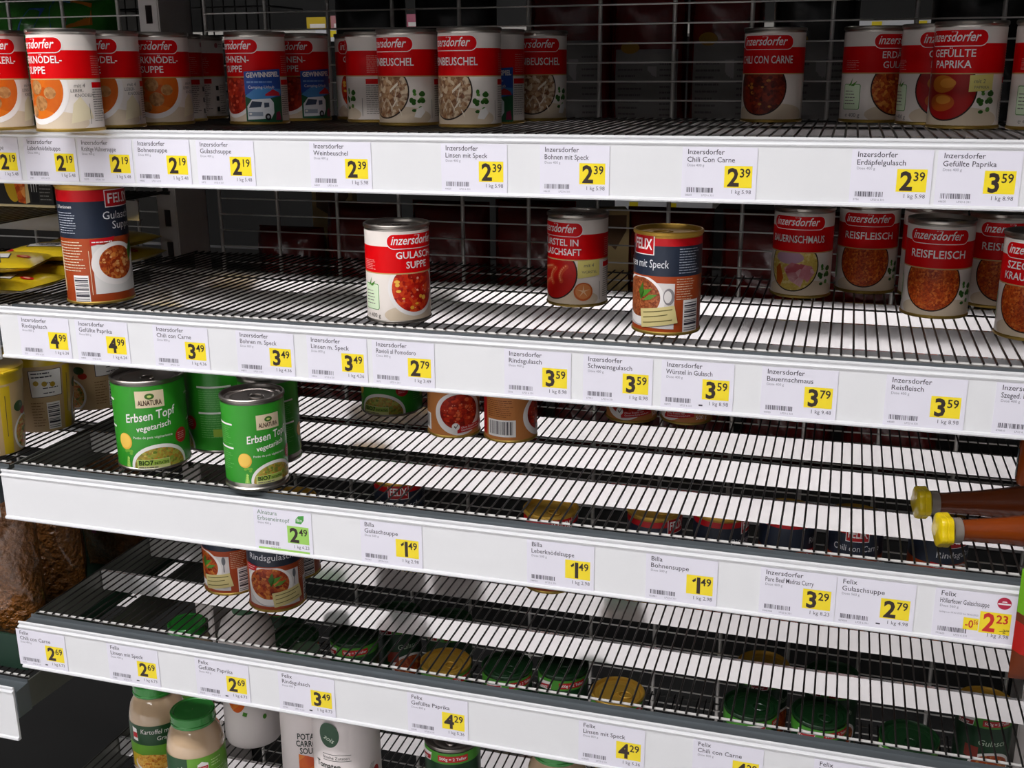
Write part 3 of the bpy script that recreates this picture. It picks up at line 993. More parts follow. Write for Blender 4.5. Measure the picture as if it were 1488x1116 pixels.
def wrap_alnatura(t, R=0.0445, h=0.113, lift=0.0, sc=1.0, seed=3):
    m, a0, rl, v0, v1 = can_shell(t, R, h, SILVER, DARKTIN)
    G = pm('label_leaf_green', '#2f9424', 0.34, spec=0.4, noise=0.06, nscale=20)
    vb = v0 + lift
    base_wrap(m, rl, [(vb, v1, G)])
    cyl = on_cylinder(rl)
    a = Art(m, lambda u, v, l: cyl(u * sc, lift + v * sc, l), 2.0)
    lo = (v0 + 0.3)
    BEI = ink('#e2cfae')
    a.rect(-17, 80, 17, 101, BEI, 2)
    a.ell(0, 94, 5.6, 3.8, ink('#3c6a1c'), 3)
    a.ell(0, 94, 2.6, 1.5, ink('#c8d87a'), 4)
    a.text('ALNATURA', 0, 83.2, 6.0, ink('#4a2c18'), 3, align='c', maxw=28, bold=0.03)
    a.text('Erbsen Topf', -32, 61, 10.5, WHITE, 3, maxw=62, shear=0.18, rot=0.12, bold=0.014)
    a.text('vegetarisch', -19, 49.5, 7.2, WHITE, 3, maxw=42, shear=0.18, rot=0.14, bold=0.012)
    a.text('Potée de pois végétarienne', -24, 41.0, 3.0, WHITE, 3, maxw=48, rot=0.01)
    a.ell(-36, 37, 9.6, 10.5, ink('#e8b040'), 2)
    a.ell(-36.6, 37.8, 8.4, 9.2, ink('#f0c454'), 3)
    for (u, v) in [(-32, 25.5), (-28, 25), (-36, 24.5), (-29, 22)]:
        a.ell(u, v, 2.2, 1.9, ink('#6fae34'), 3)
    a.poly([(-38, 4), (-35, 18), (-33, 18), (-31, 4)], ink('#8cc44c'), 2)
    for j in range(4):
        a.ell(-34.5 + 0.4 * j, 6 + 3.2 * j, 1.6, 1.6, ink('#b4dc6a'), 3)
    a.ell(6, 6, 35, 27, WHITE, 2, lo=lo)
    a.ell(6, 5, 31.5, 23.5, F_PEA, 3, lo=lo)
    scatter(a, 6, 10, 28, 16, 30, [ink('#c07a24'), ink('#8aa03c'), ink('#d8b858'), ink('#6a8028')], 1.2, 2.8, 4, 4, lo=lo + 1)
    a.poly([(-22, 2.4), (17, 2.4), (17, 14.5), (-22, 14.5)], ink('#d8d890'), 6)
    a.poly([(-21.4, 7), (16.4, 7), (16.4, 13.9), (-21.4, 13.9)], ink('#a4c050'), 7)
    a.text('BIO7', -20, 7.6, 5.6, ink('#1f3410'), 8, maxw=18, bold=0.03)
    a.text('INITIATIVE', -1.5, 8.0, 3.2, ink('#1f3410'), 8, maxw=17, bold=0.02)
    a.lines(-20, 2.6, 14, 6.4, 1, GREY, 8, 2, 0.3)
    a.ell(37, 38, 9.4, 9.4, ink('#b81420'), 4)
    a.lines(31, 33, 43, 43, 4, ink('#e8b0b0'), 5, 5, 0.3, 0.2)
    for (q0, q1) in ((52, 96), (-96, -52)):
        a.rect(q0, 86, q1, 88.5, WHITE, 2)
        a.lines(q0 + 2, 58, q1, 84, 9, ink('#7cc070'), 2, 3, 0.22)
        a.rect(q0, 52, q1, 54.5, WHITE, 2)
        a.lines(q0 + 2, 20, q1, 50, 10, ink('#7cc070'), 2, 6, 0.22)
    a.rect(70, 22, 82, 32, ink('#9ab83c'), 3)
    m.build('paper_label', t)


def wrap_house(t, R=0.0360, h=0.110, seed=5):
    """orange-brown can with beans in a white bowl"""
    m, a, rl, v0, v1 = can_shell(t, R, h, GOLD, DARKTIN)
    ORG = pm('label_toffee', '#c07a42', 0.36, spec=0.4, noise=0.08, nscale=35)
    RD = pm('label_signal_red', '#c01018', 0.34)
    base_wrap(m, rl, [(v0, 62, ORG), (62, v1, RD)])
    a.ell(2, 34, 34, 30, RINGW, 2, hi=66)
    a.ell(2, 36, 27, 24, F_BEAN, 3, hi=66)
    scatter(a, 2, 36, 25, 22, 60, [ink('#d8401c'), ink('#c02810'), ink('#e8683c'), ink('#a81c0c')], 1.8, 3.4, 4, 9)
    scatter(a, 2, 36, 24, 20, 22, [ink('#f0a080')], 0.5, 0.9, 6, 12)
    a.text('BOHNENSUPPE', 0, 78, 7, WHITE, 3, align='c', maxw=52, bold=0.02)
    a.poly([(-2, 7), (42, 12), (42, 20), (-2, 16)], RD, 7)
    a.text('Ohne Zusatz von', 3, 13, 2.6, WHITE, 8, maxw=34, rot=0.1)
    a.text('Geschmacksverstärkern', 3, 9.6, 2.4, WHITE, 8, maxw=36, rot=0.1)
    a.ell(-4, 16, 5.2, 5.2, WHITE, 8)
    a.poly([(-6.6, 16.4), (-5.4, 17.4), (-4, 15.6), (-4.4, 13.6)], ink('#3a2420'), 9)
    a.poly([(-4.6, 13.6), (-3.6, 13.8), (-0.4, 19.6), (-1.4, 19.8)], ink('#3a2420'), 9)
    a.text('500 g', 44, 8, 5.5, WHITE, 8)
    a.rect(-82, 8, -42, 31, WHITE, 2)
    a.barcode(-79, 11, -45, 29, INKD, 3, 5, 24)
    a.lines(-82, 34, -44, 58, 9, ink('#6a3418'), 2, 4, 0.25)
    a.rect(-98, 8, -86, 60, RD, 2)
    m.build('paper_label', t)


def wrap_green(t, R=0.0375, h=0.110, rim=None, lid=None, seed=6, title='Gulasch', flag=True):
    """dark green can with a white and red brand flag and teller badge"""
    m, a, rl, v0, v1 = can_shell(t, R, h, rim or GOLD, lid or LIDGOLD)
    DG = pm('label_bottle_green', '#173f22', 0.34, spec=0.4, noise=0.08, nscale=30)
    LG = ink('#4f9a34')
    base_wrap(m, rl, [(v0, h * 1000 - 22, DG), (h * 1000 - 22, v1, LG)])
    top = h * 1000
    a.rect(-16, top - 19, 24, top - 10, pm('badge_red', '#c8141c', 0.4), 2)
    a.text('500g = 2 Teller', 4, top - 16.4, 4.0, WHITE, 3, align='c', maxw=36, bold=0.02)
    if flag:
        a.poly([(-52, top - 27), (-28, top - 22), (-26, top - 10), (-52, top - 13)], WHITE, 3)
        a.poly([(-51, top - 25.6), (-28.4, top - 20.6), (-27.4, top - 14), (-51, top - 19)], pm('flag_red', '#b01824', 0.4), 4)
        a.text('Knorr', -49.5, top - 24.6, 4.6, WHITE, 5, maxw=20, bold=0.03, rot=0.2)
    a.text(title, -20, 62, 8.5, ink('#c8d8c0'), 3, maxw=44, shear=0.15)
    a.ell(0, 30, 30, 22, RINGW, 2, lo=v0)
    a.ell(0, 30, 26, 18, F_GUL, 3, lo=v0)
    a.rect(-36, 40, -18, 58, pm('badge_rust', '#8c2c18', 0.4), 3)
    m.build('paper_label', t)


def can(label, x, y, k, rz, wrap, group, key=None, cache={}, **kw):
    loc = (x, y, ZO + ZS[k] + 0.0029)
    if key is not None and key in cache:
        o = copy_tree(cache[key])
        o['label'] = label
        o['group'] = group
        o.location = loc
        o.rotation_euler = (0, 0, math.radians(rz))
        return o
    o = thing('soup_can', label, 'can', loc, math.radians(rz), group)
    wrap(o, **kw)
    if key is not None:
        cache[key] = o
    return o


G1 = 'soup cans on the top shelf'
Z = wrap_inz
can('cream and red dumpling soup can cut off by the left edge', -0.414, -0.019, 1, 28, Z, G1, names=['GRIESSNOCKERL-', 'SUPPE'], dish='broth', seed=11)
can('brightly lit Leberknödelsuppe can at the left front of top shelf', -0.310, -0.028, 1, -17, Z, G1, key='leber', names=['LEBERKNÖDEL-', 'SUPPE'], dish='broth', seed=12)
can('shaded dumpling soup can directly behind the brightly lit front can', -0.309, 0.050, 1, 0, Z, G1, key='leber')
can('dim dumpling soup can third back in the left row', -0.290, 0.126, 1, 18, Z, G1, key='leber')
can('dark can with back print showing, left of the rearmost left can', -0.318, 0.201, 1, -50, Z, G1, key='leber')
can('darkest rearmost can of the left row against the grid', -0.334, 0.281, 1, -78, Z, G1, key='leber')
can('bean soup can with blue motor-home prize sticker, front of its row', -0.175, 0.162, 1, -21, wrap_contest, G1, key='contest')
can('shaded bean soup can behind the motor-home sticker can', -0.161, 0.254, 1, 0, wrap_contest, G1, key='contest')
can('dim Gulaschsuppe can at the back of the top shelf', -0.096, 0.308, 1, 19, Z, G1, names=['GULASCH-', 'SUPPE'], dish='gulsup', key='gulsup')
can('can turned to its printed back, left of the offal stew cans', -0.047, 0.235, 1, -96, Z, G1, key='gulsup')
can('left of the two front Beuschel cans with brown ragout picture', 0.028, 0.163, 1, -23, Z, G1, names=['WEINBEUSCHEL'], dish='ragout', key='wein')
can('right of the two front Beuschel cans with brown ragout picture', 0.114, 0.139, 1, -22, Z, G1, key='wein')
can('bean soup can half hidden behind the right Beuschel can, blue sticker edge', 0.118, 0.222, 1, -44, wrap_contest, G1, key='contest')
can('rear Beuschel can peeking out at the right of its row', 0.152, 0.300, 1, 7, Z, G1, key='wein')
can('lone dark Chili con Carne can against the wire grid', 0.446, 0.314, 1, -15, Z, G1, names=['CHILI CON CARNE'], dish='chili')
can('Erdäpfelgulasch can left of the stuffed pepper cans', 0.563, 0.324, 1, 51, Z, G1, names=['ERDÄPFEL-', 'GULASCH'], dish='erd')
can('rear stuffed pepper can, mostly hidden by the front one', 0.627, 0.277, 1, 24, Z, G1, names=['GEFÜLLTE', 'PAPRIKA'], dish='paprika', key='pap')
can('front Gefüllte Paprika can with two stuffed peppers pictured', 0.657, 0.203, 1, -31, Z, G1, key='pap')
can('cream and red can cut off at the right end of top shelf', 0.736, 0.183, 1, 52, Z, G1, key='pap')

G2 = 'cans on the second shelf'
can('tall red and dark blue Gulaschsuppe can at far left of second shelf', -0.346, 0.039, 2, 38 + 53, wrap_felix, G2, lines2=['Gulasch', 'Suppe'], dish='gul', R=0.041, h=0.145, tall=True)
can('cream and red Gulaschsuppe can standing alone on second shelf', 0.0585, 0.0366, 2, 36 + 23, Z, G2, rim=SILVER, key='gulsup2', names=['GULASCH-', 'SUPPE'], dish='gulsup')
can('Würstel in Gulaschsaft can with red sausages and yellow note', 0.236, 0.175, 2, -45 + 13, Z, G2, names=['WÜRSTEL IN', 'GULASCHSAFT'], dish='wurst')
can('dark blue and red lentil can with gold lid in middle of shelf', 0.363, 0.061, 2, -47 + 9, wrap_felix, G2, lines2=['Linsen mit Speck'], dish='lens', badge=False, key='felixlens')
can('Bauernschmaus can with pink smoked meat on sauerkraut', 0.495, 0.299, 2, -10, Z, G2, names=['BAUERNSCHMAUS'], dish='bauern')
can('shaded Reisfleisch can at the back beside the Bauernschmaus can', 0.573, 0.348, 2, 0, Z, G2, names=['REISFLEISCH'], dish='reis', key='reis')
can('can almost hidden behind the front Reisfleisch can', 0.650, 0.334, 2, 96, Z, G2, key='reis')
can('front Reisfleisch can with orange rice dish, right on second shelf', 0.649, 0.221, 2, -7, Z, G2, key='reis')
can('dark can in the gap between Reisfleisch and Szegediner cans', 0.722, 0.296, 2, 10, Z, G2, key='reis')
can('Szegediner Krautfleisch can cut off by the right edge', 0.741, 0.133, 2, -15, Z, G2, names=['SZEGEDINER', 'KRAUTFLEISCH'], dish='szeg')

G3 = 'cans on the third shelf'
can('larger green pea stew can at far left front of third shelf', -0.265, 0.002, 3, 36, wrap_alnatura, G3, key='aln')
can('green can directly behind the larger pea stew can', -0.216, 0.082, 3, -75, wrap_alnatura, G3, key='aln')
can('slim green pea stew can overhanging the shelf edge', -0.103, -0.029, 3, 26 + 31, wrap_alnatura, G3, R=0.0375, h=0.110, lift=6.5, sc=0.84, key='alns')
can('green can behind the slim pea stew can', -0.128, 0.052, 3, 150, wrap_alnatura, G3, key='alns')
can('green can with red badge half hidden under second price strip', -0.061, 0.283, 3, -6, wrap_alnatura, G3, key='aln')
can('orange can with red beans in a white bowl, third shelf', 0.059, 0.211, 3, 10 + 20, wrap_house, G3, key='house')
can('orange can turned to its bar code, beside the bean can', 0.138, 0.213, 3, 80 + 17, wrap_house, G3, key='house')
can('bean can behind the second strip, left of a rear pair', 0.277, 0.338, 3, -10, wrap_house, G3, key='house')
can('bean can behind the second strip, right of a rear pair', 0.352, 0.350, 3, -44, wrap_house, G3, key='house')

G4 = 'cans on the fourth shelf'
can('dark red can with bar code, left of the Rindsgulasch can', -0.219, 0.081, 4, -64 + 32, wrap_felix, G4, lines2=['Rindsgulasch'], dish='gul', key='felixgul')
can('front Rindsgulasch can with beige note on its label', -0.137, 0.056, 4, -11 + 30, wrap_felix, G4, key='felixgul')
can('can peeking out behind the right of the Rindsgulasch can', -0.159, 0.143, 4, -30, wrap_felix, G4, key='felixgul')
can('red and blue can seen through the wires left of centre', -0.046, 0.262, 4, 20, wrap_felix, G4, key='felixgul')
can('gold lidded can under third shelf wires, first one right of centre', 0.196, 0.205, 4, 40, wrap_felix, G4, key='felixgul')
can('gold lidded can under third shelf wires, second one right of centre', 0.330, 0.240, 4, 60, wrap_felix, G4, key='felixgul')
can('gold lidded can under third shelf wires, third one right of centre', 0.415, 0.262, 4, 75, wrap_felix, G4, key='felixgul')
can('gold lidded can under third shelf wires, just left of Chili can', 0.500, 0.285, 4, 100, wrap_felix, G4, key='felixgul')
can('dark Chili con Carne can seen through wires left of the bottles', 0.586, 0.290, 4, 5, wrap_felix, G4, lines2=['Chili con Carne'], dish='gul', badge=False, note=False)
can('gold lidded can seen through wires below the yellow bottle caps', 0.690, 0.300, 4, 40, wrap_felix, G4, key='felixgul')

# ------------------------------------------------------------------ lowest shelf: jars, cartons, green cans
Z5 = ZO + ZS[5] + 0.0029


def pillow_fn(w, h, d, p=2.6, seed=0, crin=0.0):
    rnd = random.Random(seed)
    ph = [(rnd.uniform(20, 70), rnd.uniform(20, 70), rnd.uniform(0, 6.28)) for _ in range(5)]

    def f(x, z):
        a, b = min(1, abs(2 * x / w)), min(1, abs(2 * z / h - 1))
        t = d / 2 * math.sqrt(max(0, 1 - a ** p)) * math.sqrt(max(0, 1 - b ** p))
        c = sum(math.sin(k1 * x + k2 * z + q) for k1, k2, q in ph) / 5
        return t * (1 + crin * c)
    return f


def pillow(m, w, h, d, mat_fn, seed=0, crin=0.0, nx=22, nz=22, p=2.6, base=0.0):
    f = pillow_fn(w, h, d, p, seed, crin)
    for side in (-1, 1):
        vs = []
        for j in range(nz + 1):
            for i in range(nx + 1):
                x, z = w * (i / nx - 0.5), h * j / nz
                vs.append((x, side * (f(x, z) + 0.0004), z + base))
        groups = {}
        for j in range(nz):
            for i in range(nx):
                q = j * (nx + 1) + i
                fc = (q, q + 1, q + nx + 2, q + nx + 1) if side < 0 else (q + nx + 1, q + nx + 2, q + 1, q)
                groups.setdefault(mat_fn((i + 0.5) / nx, (j + 0.5) / nz), []).append(fc)
        for mt, fs in groups.items():
            m.add(vs, fs, mt, True)
    return f


GLASSY = pm('cream_sauce_glass', '#c9ac8c', 0.06, 0, coat=1.0, noise=0.06, nscale=18)
LIDG = pm('jar_lid_green', '#2f8a34', 0.25, 0.2, coat=0.5)


def jar(label, x, y, rz, style, group='glass jars and bottles on the lowest shelf', h=0.130, R=0.038, z=None):
    t = thing('glass_jar', label, 'jar', (x, y, Z5 if z is None else z), math.radians(rz), group)
    m = MB()
    m.lathe([(0.0005, 0.001), (R - 0.005, 0.0), (R - 0.001, 0.003), (R, 0.008), (R, h - 0.052), (R - 0.0015, h - 0.042), (R - 0.0045, h - 0.030),
             (R - 0.0095, h - 0.021), (R - 0.0115, h - 0.017), (R - 0.0115, h - 0.002), (0.0005, h - 0.002)], GLASSY, 56)
    m.build('filled_glass', t)
    m = MB()
    q = R - 0.0085
    m.lathe([(q - 0.001, h - 0.0165), (q, h - 0.0155), (q, h - 0.0125), (q - 0.0008, h - 0.0115), (q - 0.0006, h - 0.0015), (q - 0.002, h),
             (q - 0.004, h), (q - 0.0055, h - 0.0012), (0.0004, h - 0.0012)], LIDG, 48)
    m.build('screw_lid', t)
    m = MB()
    rl = R + 0.0003
    a = Art(m, on_cylinder(rl), 2.0)
    DG = pm('label_forest', '#1c4a26', 0.35, noise=0.06, nscale=25)
    LM = pm('label_lime', '#6aa52c', 0.35, noise=0.08, nscale=20)
    if style == 'gratin':
        base_wrap(m, rl, [(4, 30, GLASSY), (30, 48, LM), (48, 78, DG)])
        a.rect(-44, 10, 44, 32, ink('#d8b42c'), 1)
        a.ell(-6, 18, 30, 15, RINGW, 2, lo=4)
        a.ell(-8, 21, 26, 13, food('gratin', ['#d88a18', '#e8a83c', '#f0c060', '#c86a10'], 300), 3)
        a.text('Kartoffel mal', -22, 66, 7.0, WHITE, 3, maxw=44, shear=0.12)
        a.text('Gratin', 0, 56, 6.0, WHITE, 3, maxw=24, shear=0.12)
        a.poly([(-36, 54), (-27, 53), (-28, 72), (-36, 74)], WHITE, 3)
        a.poly([(-35.5, 58), (-27.6, 58), (-27.8, 66), (-35.5, 66)], REDB, 4)
    else:
        base_wrap(m, rl, [(4, 78, LM)])
        a.rect(-60, 4, -17, 78, DG, 1)
        a.text('eden', -32, 60, 6.0, WHITE, 3, maxw=16, bold=0.02)
        a.poly([(-4, 58), (10, 60), (10, 68), (2, 72), (-4, 68)], WHITE, 3)
        a.rect(-3.4, 60.5, 9.4, 65, REDB, 4)
        a.text('Knorr', -2.6, 61.2, 3.2, WHITE, 5, maxw=11)
        a.lines(14, 60, 30, 72, 3, ink('#c8e0a0'), 3, 4, 0.3)
        a.lines(-3, 24, 44, 56, 10, ink('#cfe4ac'), 3, 5, 0.22)
        a.rect(-6, 6, 26, 20, WHITE, 3)
        a.lines(-3, 8, 23, 18, 4, GREY, 4, 6, 0.3)
    m.build('paper_label', t)
    return t


jar('green-lidded gratin sauce jar, rear of the two at lower left', -0.328, 0.035, 30, 'gratin')
jar('green-lidded jar with lime label, front of the two at lower left', -0.235, -0.015, 40, 'lime')
jar('green jar lid seen through fourth shelf wires at far left', -0.375, 0.190, 10, 'lime')
jar('tall jar under the fourth strip, right of the green can', 0.262, -0.012, 8, 'gratin', h=0.172)


def soup_bottle(label, x, y, rz, style, h=0.218, R=0.041):
    t = thing('soup_carton', label, 'carton', (x, y, Z5), math.radians(rz), 'white soup cartons on the lowest shelf')
    m = MB()
    W = pm('white_carton', '#e6dcda', 0.4, 0, noise=0.02, nscale=20)
    m.lathe([(0.0005, 0.001), (R - 0.008, 0.0), (R - 0.002, 0.003), (R, 0.010), (R - 0.0014, h - 0.05), (R - 0.007, h - 0.030),
             (R - 0.020, h - 0.018), (0.017, h - 0.014), (0.0005, h - 0.0145)], W, 56)
    m.build('body', t)
    m = MB()
    m.lathe([(0.0175, h - 0.0145), (0.0178, h - 0.002), (0.0168, h), (0.0004, h)], pm('carton_cap', '#2b5a36', 0.4), 32)
    m.build('screw_cap', t)
    m = MB()
    a = Art(m, on_cone(R + 0.0002, R - 0.0010, 0.13), 2.0)
    K = ink('#26302a')
    if style == 'potato':
        a.text('POTATO', -17, 108, 8.5, K, 2, maxw=36, bold=0.02)
        a.text('CARROT', -19, 97.5, 8.5, K, 2, maxw=34, bold=0.02)
        a.text('SOUP', -14, 87, 8.5, K, 2, maxw=22, bold=0.02)
        a.poly([(-16, 40), (10, 40), (12, 78), (-4, 84), (-16, 86)], food('carrot', ['#c8421c', '#d8601c', '#e07c28'], 60), 2)
    elif style == 'tomato':
        a.ell(-20, 160, 14, 17, pm('leaf_seal', '#1f4a2c', 0.4), 2)
        a.text('zois', -28, 155, 6.5, ink('#dfe8d8'), 3, maxw=15, shear=0.2, rot=-0.4)
        a.rect(-30, 133, 8, 133.6, K, 2)
        a.text('frische Zutaten', -30, 127, 4.0, K, 2, maxw=38)
        a.rect(-30, 124.6, 8, 125.2, K, 2)
        a.text('Tomaten', -42, 113, 8.0, K, 2, maxw=36, bold=0.02)
        a.text('& Basilikum', -36, 101, 6.5, K, 2, maxw=38, bold=0.02)
        for (u, v) in [(34, 108), (36, 100), (33, 84), (36, 74)]:
            for j in range(4):
                a.poly([(u - 3 + 2 * j, v - 4), (u - 2.4 + 2 * j, v - 4), (u + 2 + 2 * j, v + 4), (u + 1.4 + 2 * j, v + 4)], ink('#5a685e'), 2)
        a.ell(44, 96, 6, 9, pm('tomato_red', '#b0201c', 0.4), 2)
    else:
        a.ell(-22, 92, 16, 30, food('carrot', ['#c8421c', '#d8601c', '#e07c28'], 60), 2)
        a.poly([(-14, 58), (-8, 56), (-6, 62), (-12, 64)], LEAF, 3)
        a.ell(18, 52, 3, 4, LEAF, 3)
    m.build('print', t)


soup_bottle('white potato carrot soup carton with orange picture, lower centre left', -0.086, 0.030, 24, 'potato')
soup_bottle('white tomato soup carton with dark green seal', -0.010, -0.020, 22, 'tomato', R=0.043)
soup_bottle('white carton with orange picture, in shade behind the lime jar', -0.232, 0.125, 30, 'plain')

LIDDG = pm('can_lid_dark_green', '#14381a', 0.35, 0.1, coat=0.2, noise=0.08, nscale=40)
G5 = 'green and gold cans on the lowest shelf'
can('light green can with red 500g badge beside the tomato carton', 0.104, 0.055, 5, 14, wrap_green, G5, rim=GOLD, lid=DARKTIN, flag=True)
for lab, x, y, rz in [
    ('gold ring-pull can seen through fourth shelf wires, left of centre', 0.033, 0.225, 60),
    ('green can with red badge beside the gold lid, seen through wires', 0.200, 0.262, 30),
    ('gold lidded can under fourth shelf wires near picture centre', 0.290, 0.215, 75),
    ('bright gold lidded can deep under fourth shelf, right of centre', 0.478, 0.345, 60),
    ('rear green can with flag emblem deep under the fourth shelf', 0.575, 0.345, 20),
    ('front green can with flag emblem under the fourth shelf', 0.560, 0.240, 36),
    ('dark Gulasch can under the fourth shelf at right', 0.672, 0.215, 6),
    ('green can under the back of the fourth shelf, left of centre', -0.006, 0.345, 34),
    ('green can left of another at the back of the lowest shelf', -0.092, 0.345, 50),
    ('dark green can under wires below the Rindsgulasch can', -0.130, 0.262, 20),
    ('green can in front of the badge can, under wires', 0.122, 0.240, 46),
    ('dark can under the fourth shelf, left of the Rindsgulasch cans', -0.215, 0.230, 70),
    ('dark green can nearer the front right of centre, lowest shelf', 0.470, 0.235, 80),
    ('green can at the back left of the lowest shelf', -0.300, 0.345, 10),
    ('gold lidded can at the lower right edge under the fourth shelf', 0.776, 0.330, 15),
]:
    gold = 'gold' in lab.split('beside')[0]
    can(lab, x, y, 5, rz, wrap_green, G5, key='gold_lid' if gold else 'green_lid', lid=LIDGOLD if gold else LIDDG)

# ------------------------------------------------------------------ left bay
LX0, LX1 = -1.06, -0.4385
GL = 'wire shelves of the left bay'


def side_shelf(label, x0, x1, yk, z, group, beams=(0.08, 0.20, 0.31), bracket=0.06, sh=SH):
    return make_shelf(label, x0, x1, yk, z, beams, group, bracket, SH=sh)


side_shelf('short left bay wire shelf carrying the dark noodle box', LX0, LX1 - 0.009, -0.040, ZO - 0.112, GL, (0.16, 0.28), 0)
side_shelf('left bay wire shelf carrying flat yellow soup packets', LX0, LX1 - 0.009, -0.0328, ZO - 0.2125, GL)
side_shelf('left bay wire shelf carrying yellow-lidded noodle cups', LX0, LX1, -0.0817, ZO - 0.4035, GL)
side_shelf('left bay wire shelf with blank strip at lower left corner', LX0, LX1 - 0.012, -0.090, ZO - 0.706, GL, sh=0.077)

t = thing('noodle_box', 'dark box with orange noodle picture at left, under top strip', 'box', (-0.580, 0.130, ZO - 0.1085))
m = MB()
m.box(-0.11, 0.105, 0, 0.12, 0.003, 0.085, pm('box_black', '#25221f', 0.4, noise=0.1))
m.box(-0.113, 0.108, -0.003, 0.123, 0, 0.003, ink('#c8b890'))
m.build('carton', t)
m = MB()
a = Art(m, on_front(0.0), 5)
a.ell(42, 36, 14, 30, ink('#c8a020'), 1)
NO = food('noodles', ['#c8501c', '#e06a20', '#b03c10', '#f0a050'], 120)
a.poly([(48, 6), (60, 4), (64, 60), (50, 76), (40, 60)], NO, 2)
a.poly([(60, 4), (67, 6), (66, 40), (62, 50)], ink('#d8c090'), 2)
a.rect(70, 6, 82, 78, ink('#1a1a1c'), 1)
for j in range(3):
    a.rect(71 + 4 * j, 20, 72 + 4 * j, 70, ink('#c8c8c4'), 2)
a.lines(84, 8, 104, 74, 14, ink('#8a8a86'), 2, 5, 0.3)
m.build('print', t)

# flat soup packets in layers
YP = pm('packet_yellow', '#d8b81c', 0.3, 0, coat=0.3, noise=0.08, nscale=20)


def soup_packet(label, x, y, z, rz, tilt=0.0, first=[None]):
    if first[0] is None:
        t = thing('soup_packet', label, 'packet', (x, y, z), rz, 'yellow soup packets in the left bay')
        w, h, d = 0.125, 0.10, 0.022
        m = MB()
        f = pillow(m, w, h, d, lambda a, b: YP, 3, 0.12, 22, 18, 2.2)
        m.v = [(px, pz - h / 2, -py + d / 2) for px, py, pz in m.v]      # lay it flat
        m.build('foil_pouch', t)
        m = MB()

        def place(u, v, l):
            return (u / 1000, v / 1000 - h / 2, d / 2 + f(u / 1000, v / 1000) + 0.0008 + 0.0002 * l)
        a = Art(m, place, 4)
        a.poly([(-34, 22), (28, 26), (22, 52), (-44, 46)], INKD, 1)
        a.poly([(-32, 23.5), (26.5, 27.3), (21, 50.5), (-41.5, 45)], WHITE, 2)
        a.text('SUPPE', -26, 33, 9, INKD, 3, maxw=36, bold=0.03)
        a.lines(-18, 27, 20, 32, 1, INKD, 3, 2, 0.5)
        a.ell(42, 40, 9, 6.5, REDB, 2)
        a.ell(42, 40, 5, 3, ink('#e8a080'), 3)
        a.poly([(-58, 10), (-48, 4), (-44, 8), (-52, 18)], REDB, 2)
        m.build('print', t)
        first[0] = t
        return t
    o = copy_tree(first[0])
    o['label'] = label
    o.location = (x, y, z)
    o.rotation_euler = (0, tilt, rz)
    return o


zz = ZO - 0.2125 + 0.0029
for lab, x, y, dz, rz in [
    ('flat yellow soup packet at the front of the left bay pile', -0.510, 0.060, 0.0, 0.05),
    ('yellow soup packet lying on top of the front packet', -0.535, 0.075, 0.0225, 0.35),
    ('yellow soup packet behind the front packet, bottom layer', -0.512, 0.172, 0.0, -0.06),
    ('yellow soup packet in second layer behind the tall can', -0.515, 0.180, 0.0225, 0.12),
    ('yellow soup packet at the back of the left bay, bottom layer', -0.512, 0.290, 0.0, 0.03),
    ('yellow soup packet at the back of the left bay, upper layer', -0.520, 0.292, 0.0225, -0.1),
]:
    soup_packet(lab, x, y, zz + dz, rz)

# noodle cups
YL = pm('cup_yellow', '#d4b020', 0.32, 0, coat=0.3, noise=0.05, nscale=15)
CUPB = pm('cup_kraft', '#c4a478', 0.45, noise=0.08, nscale=25)


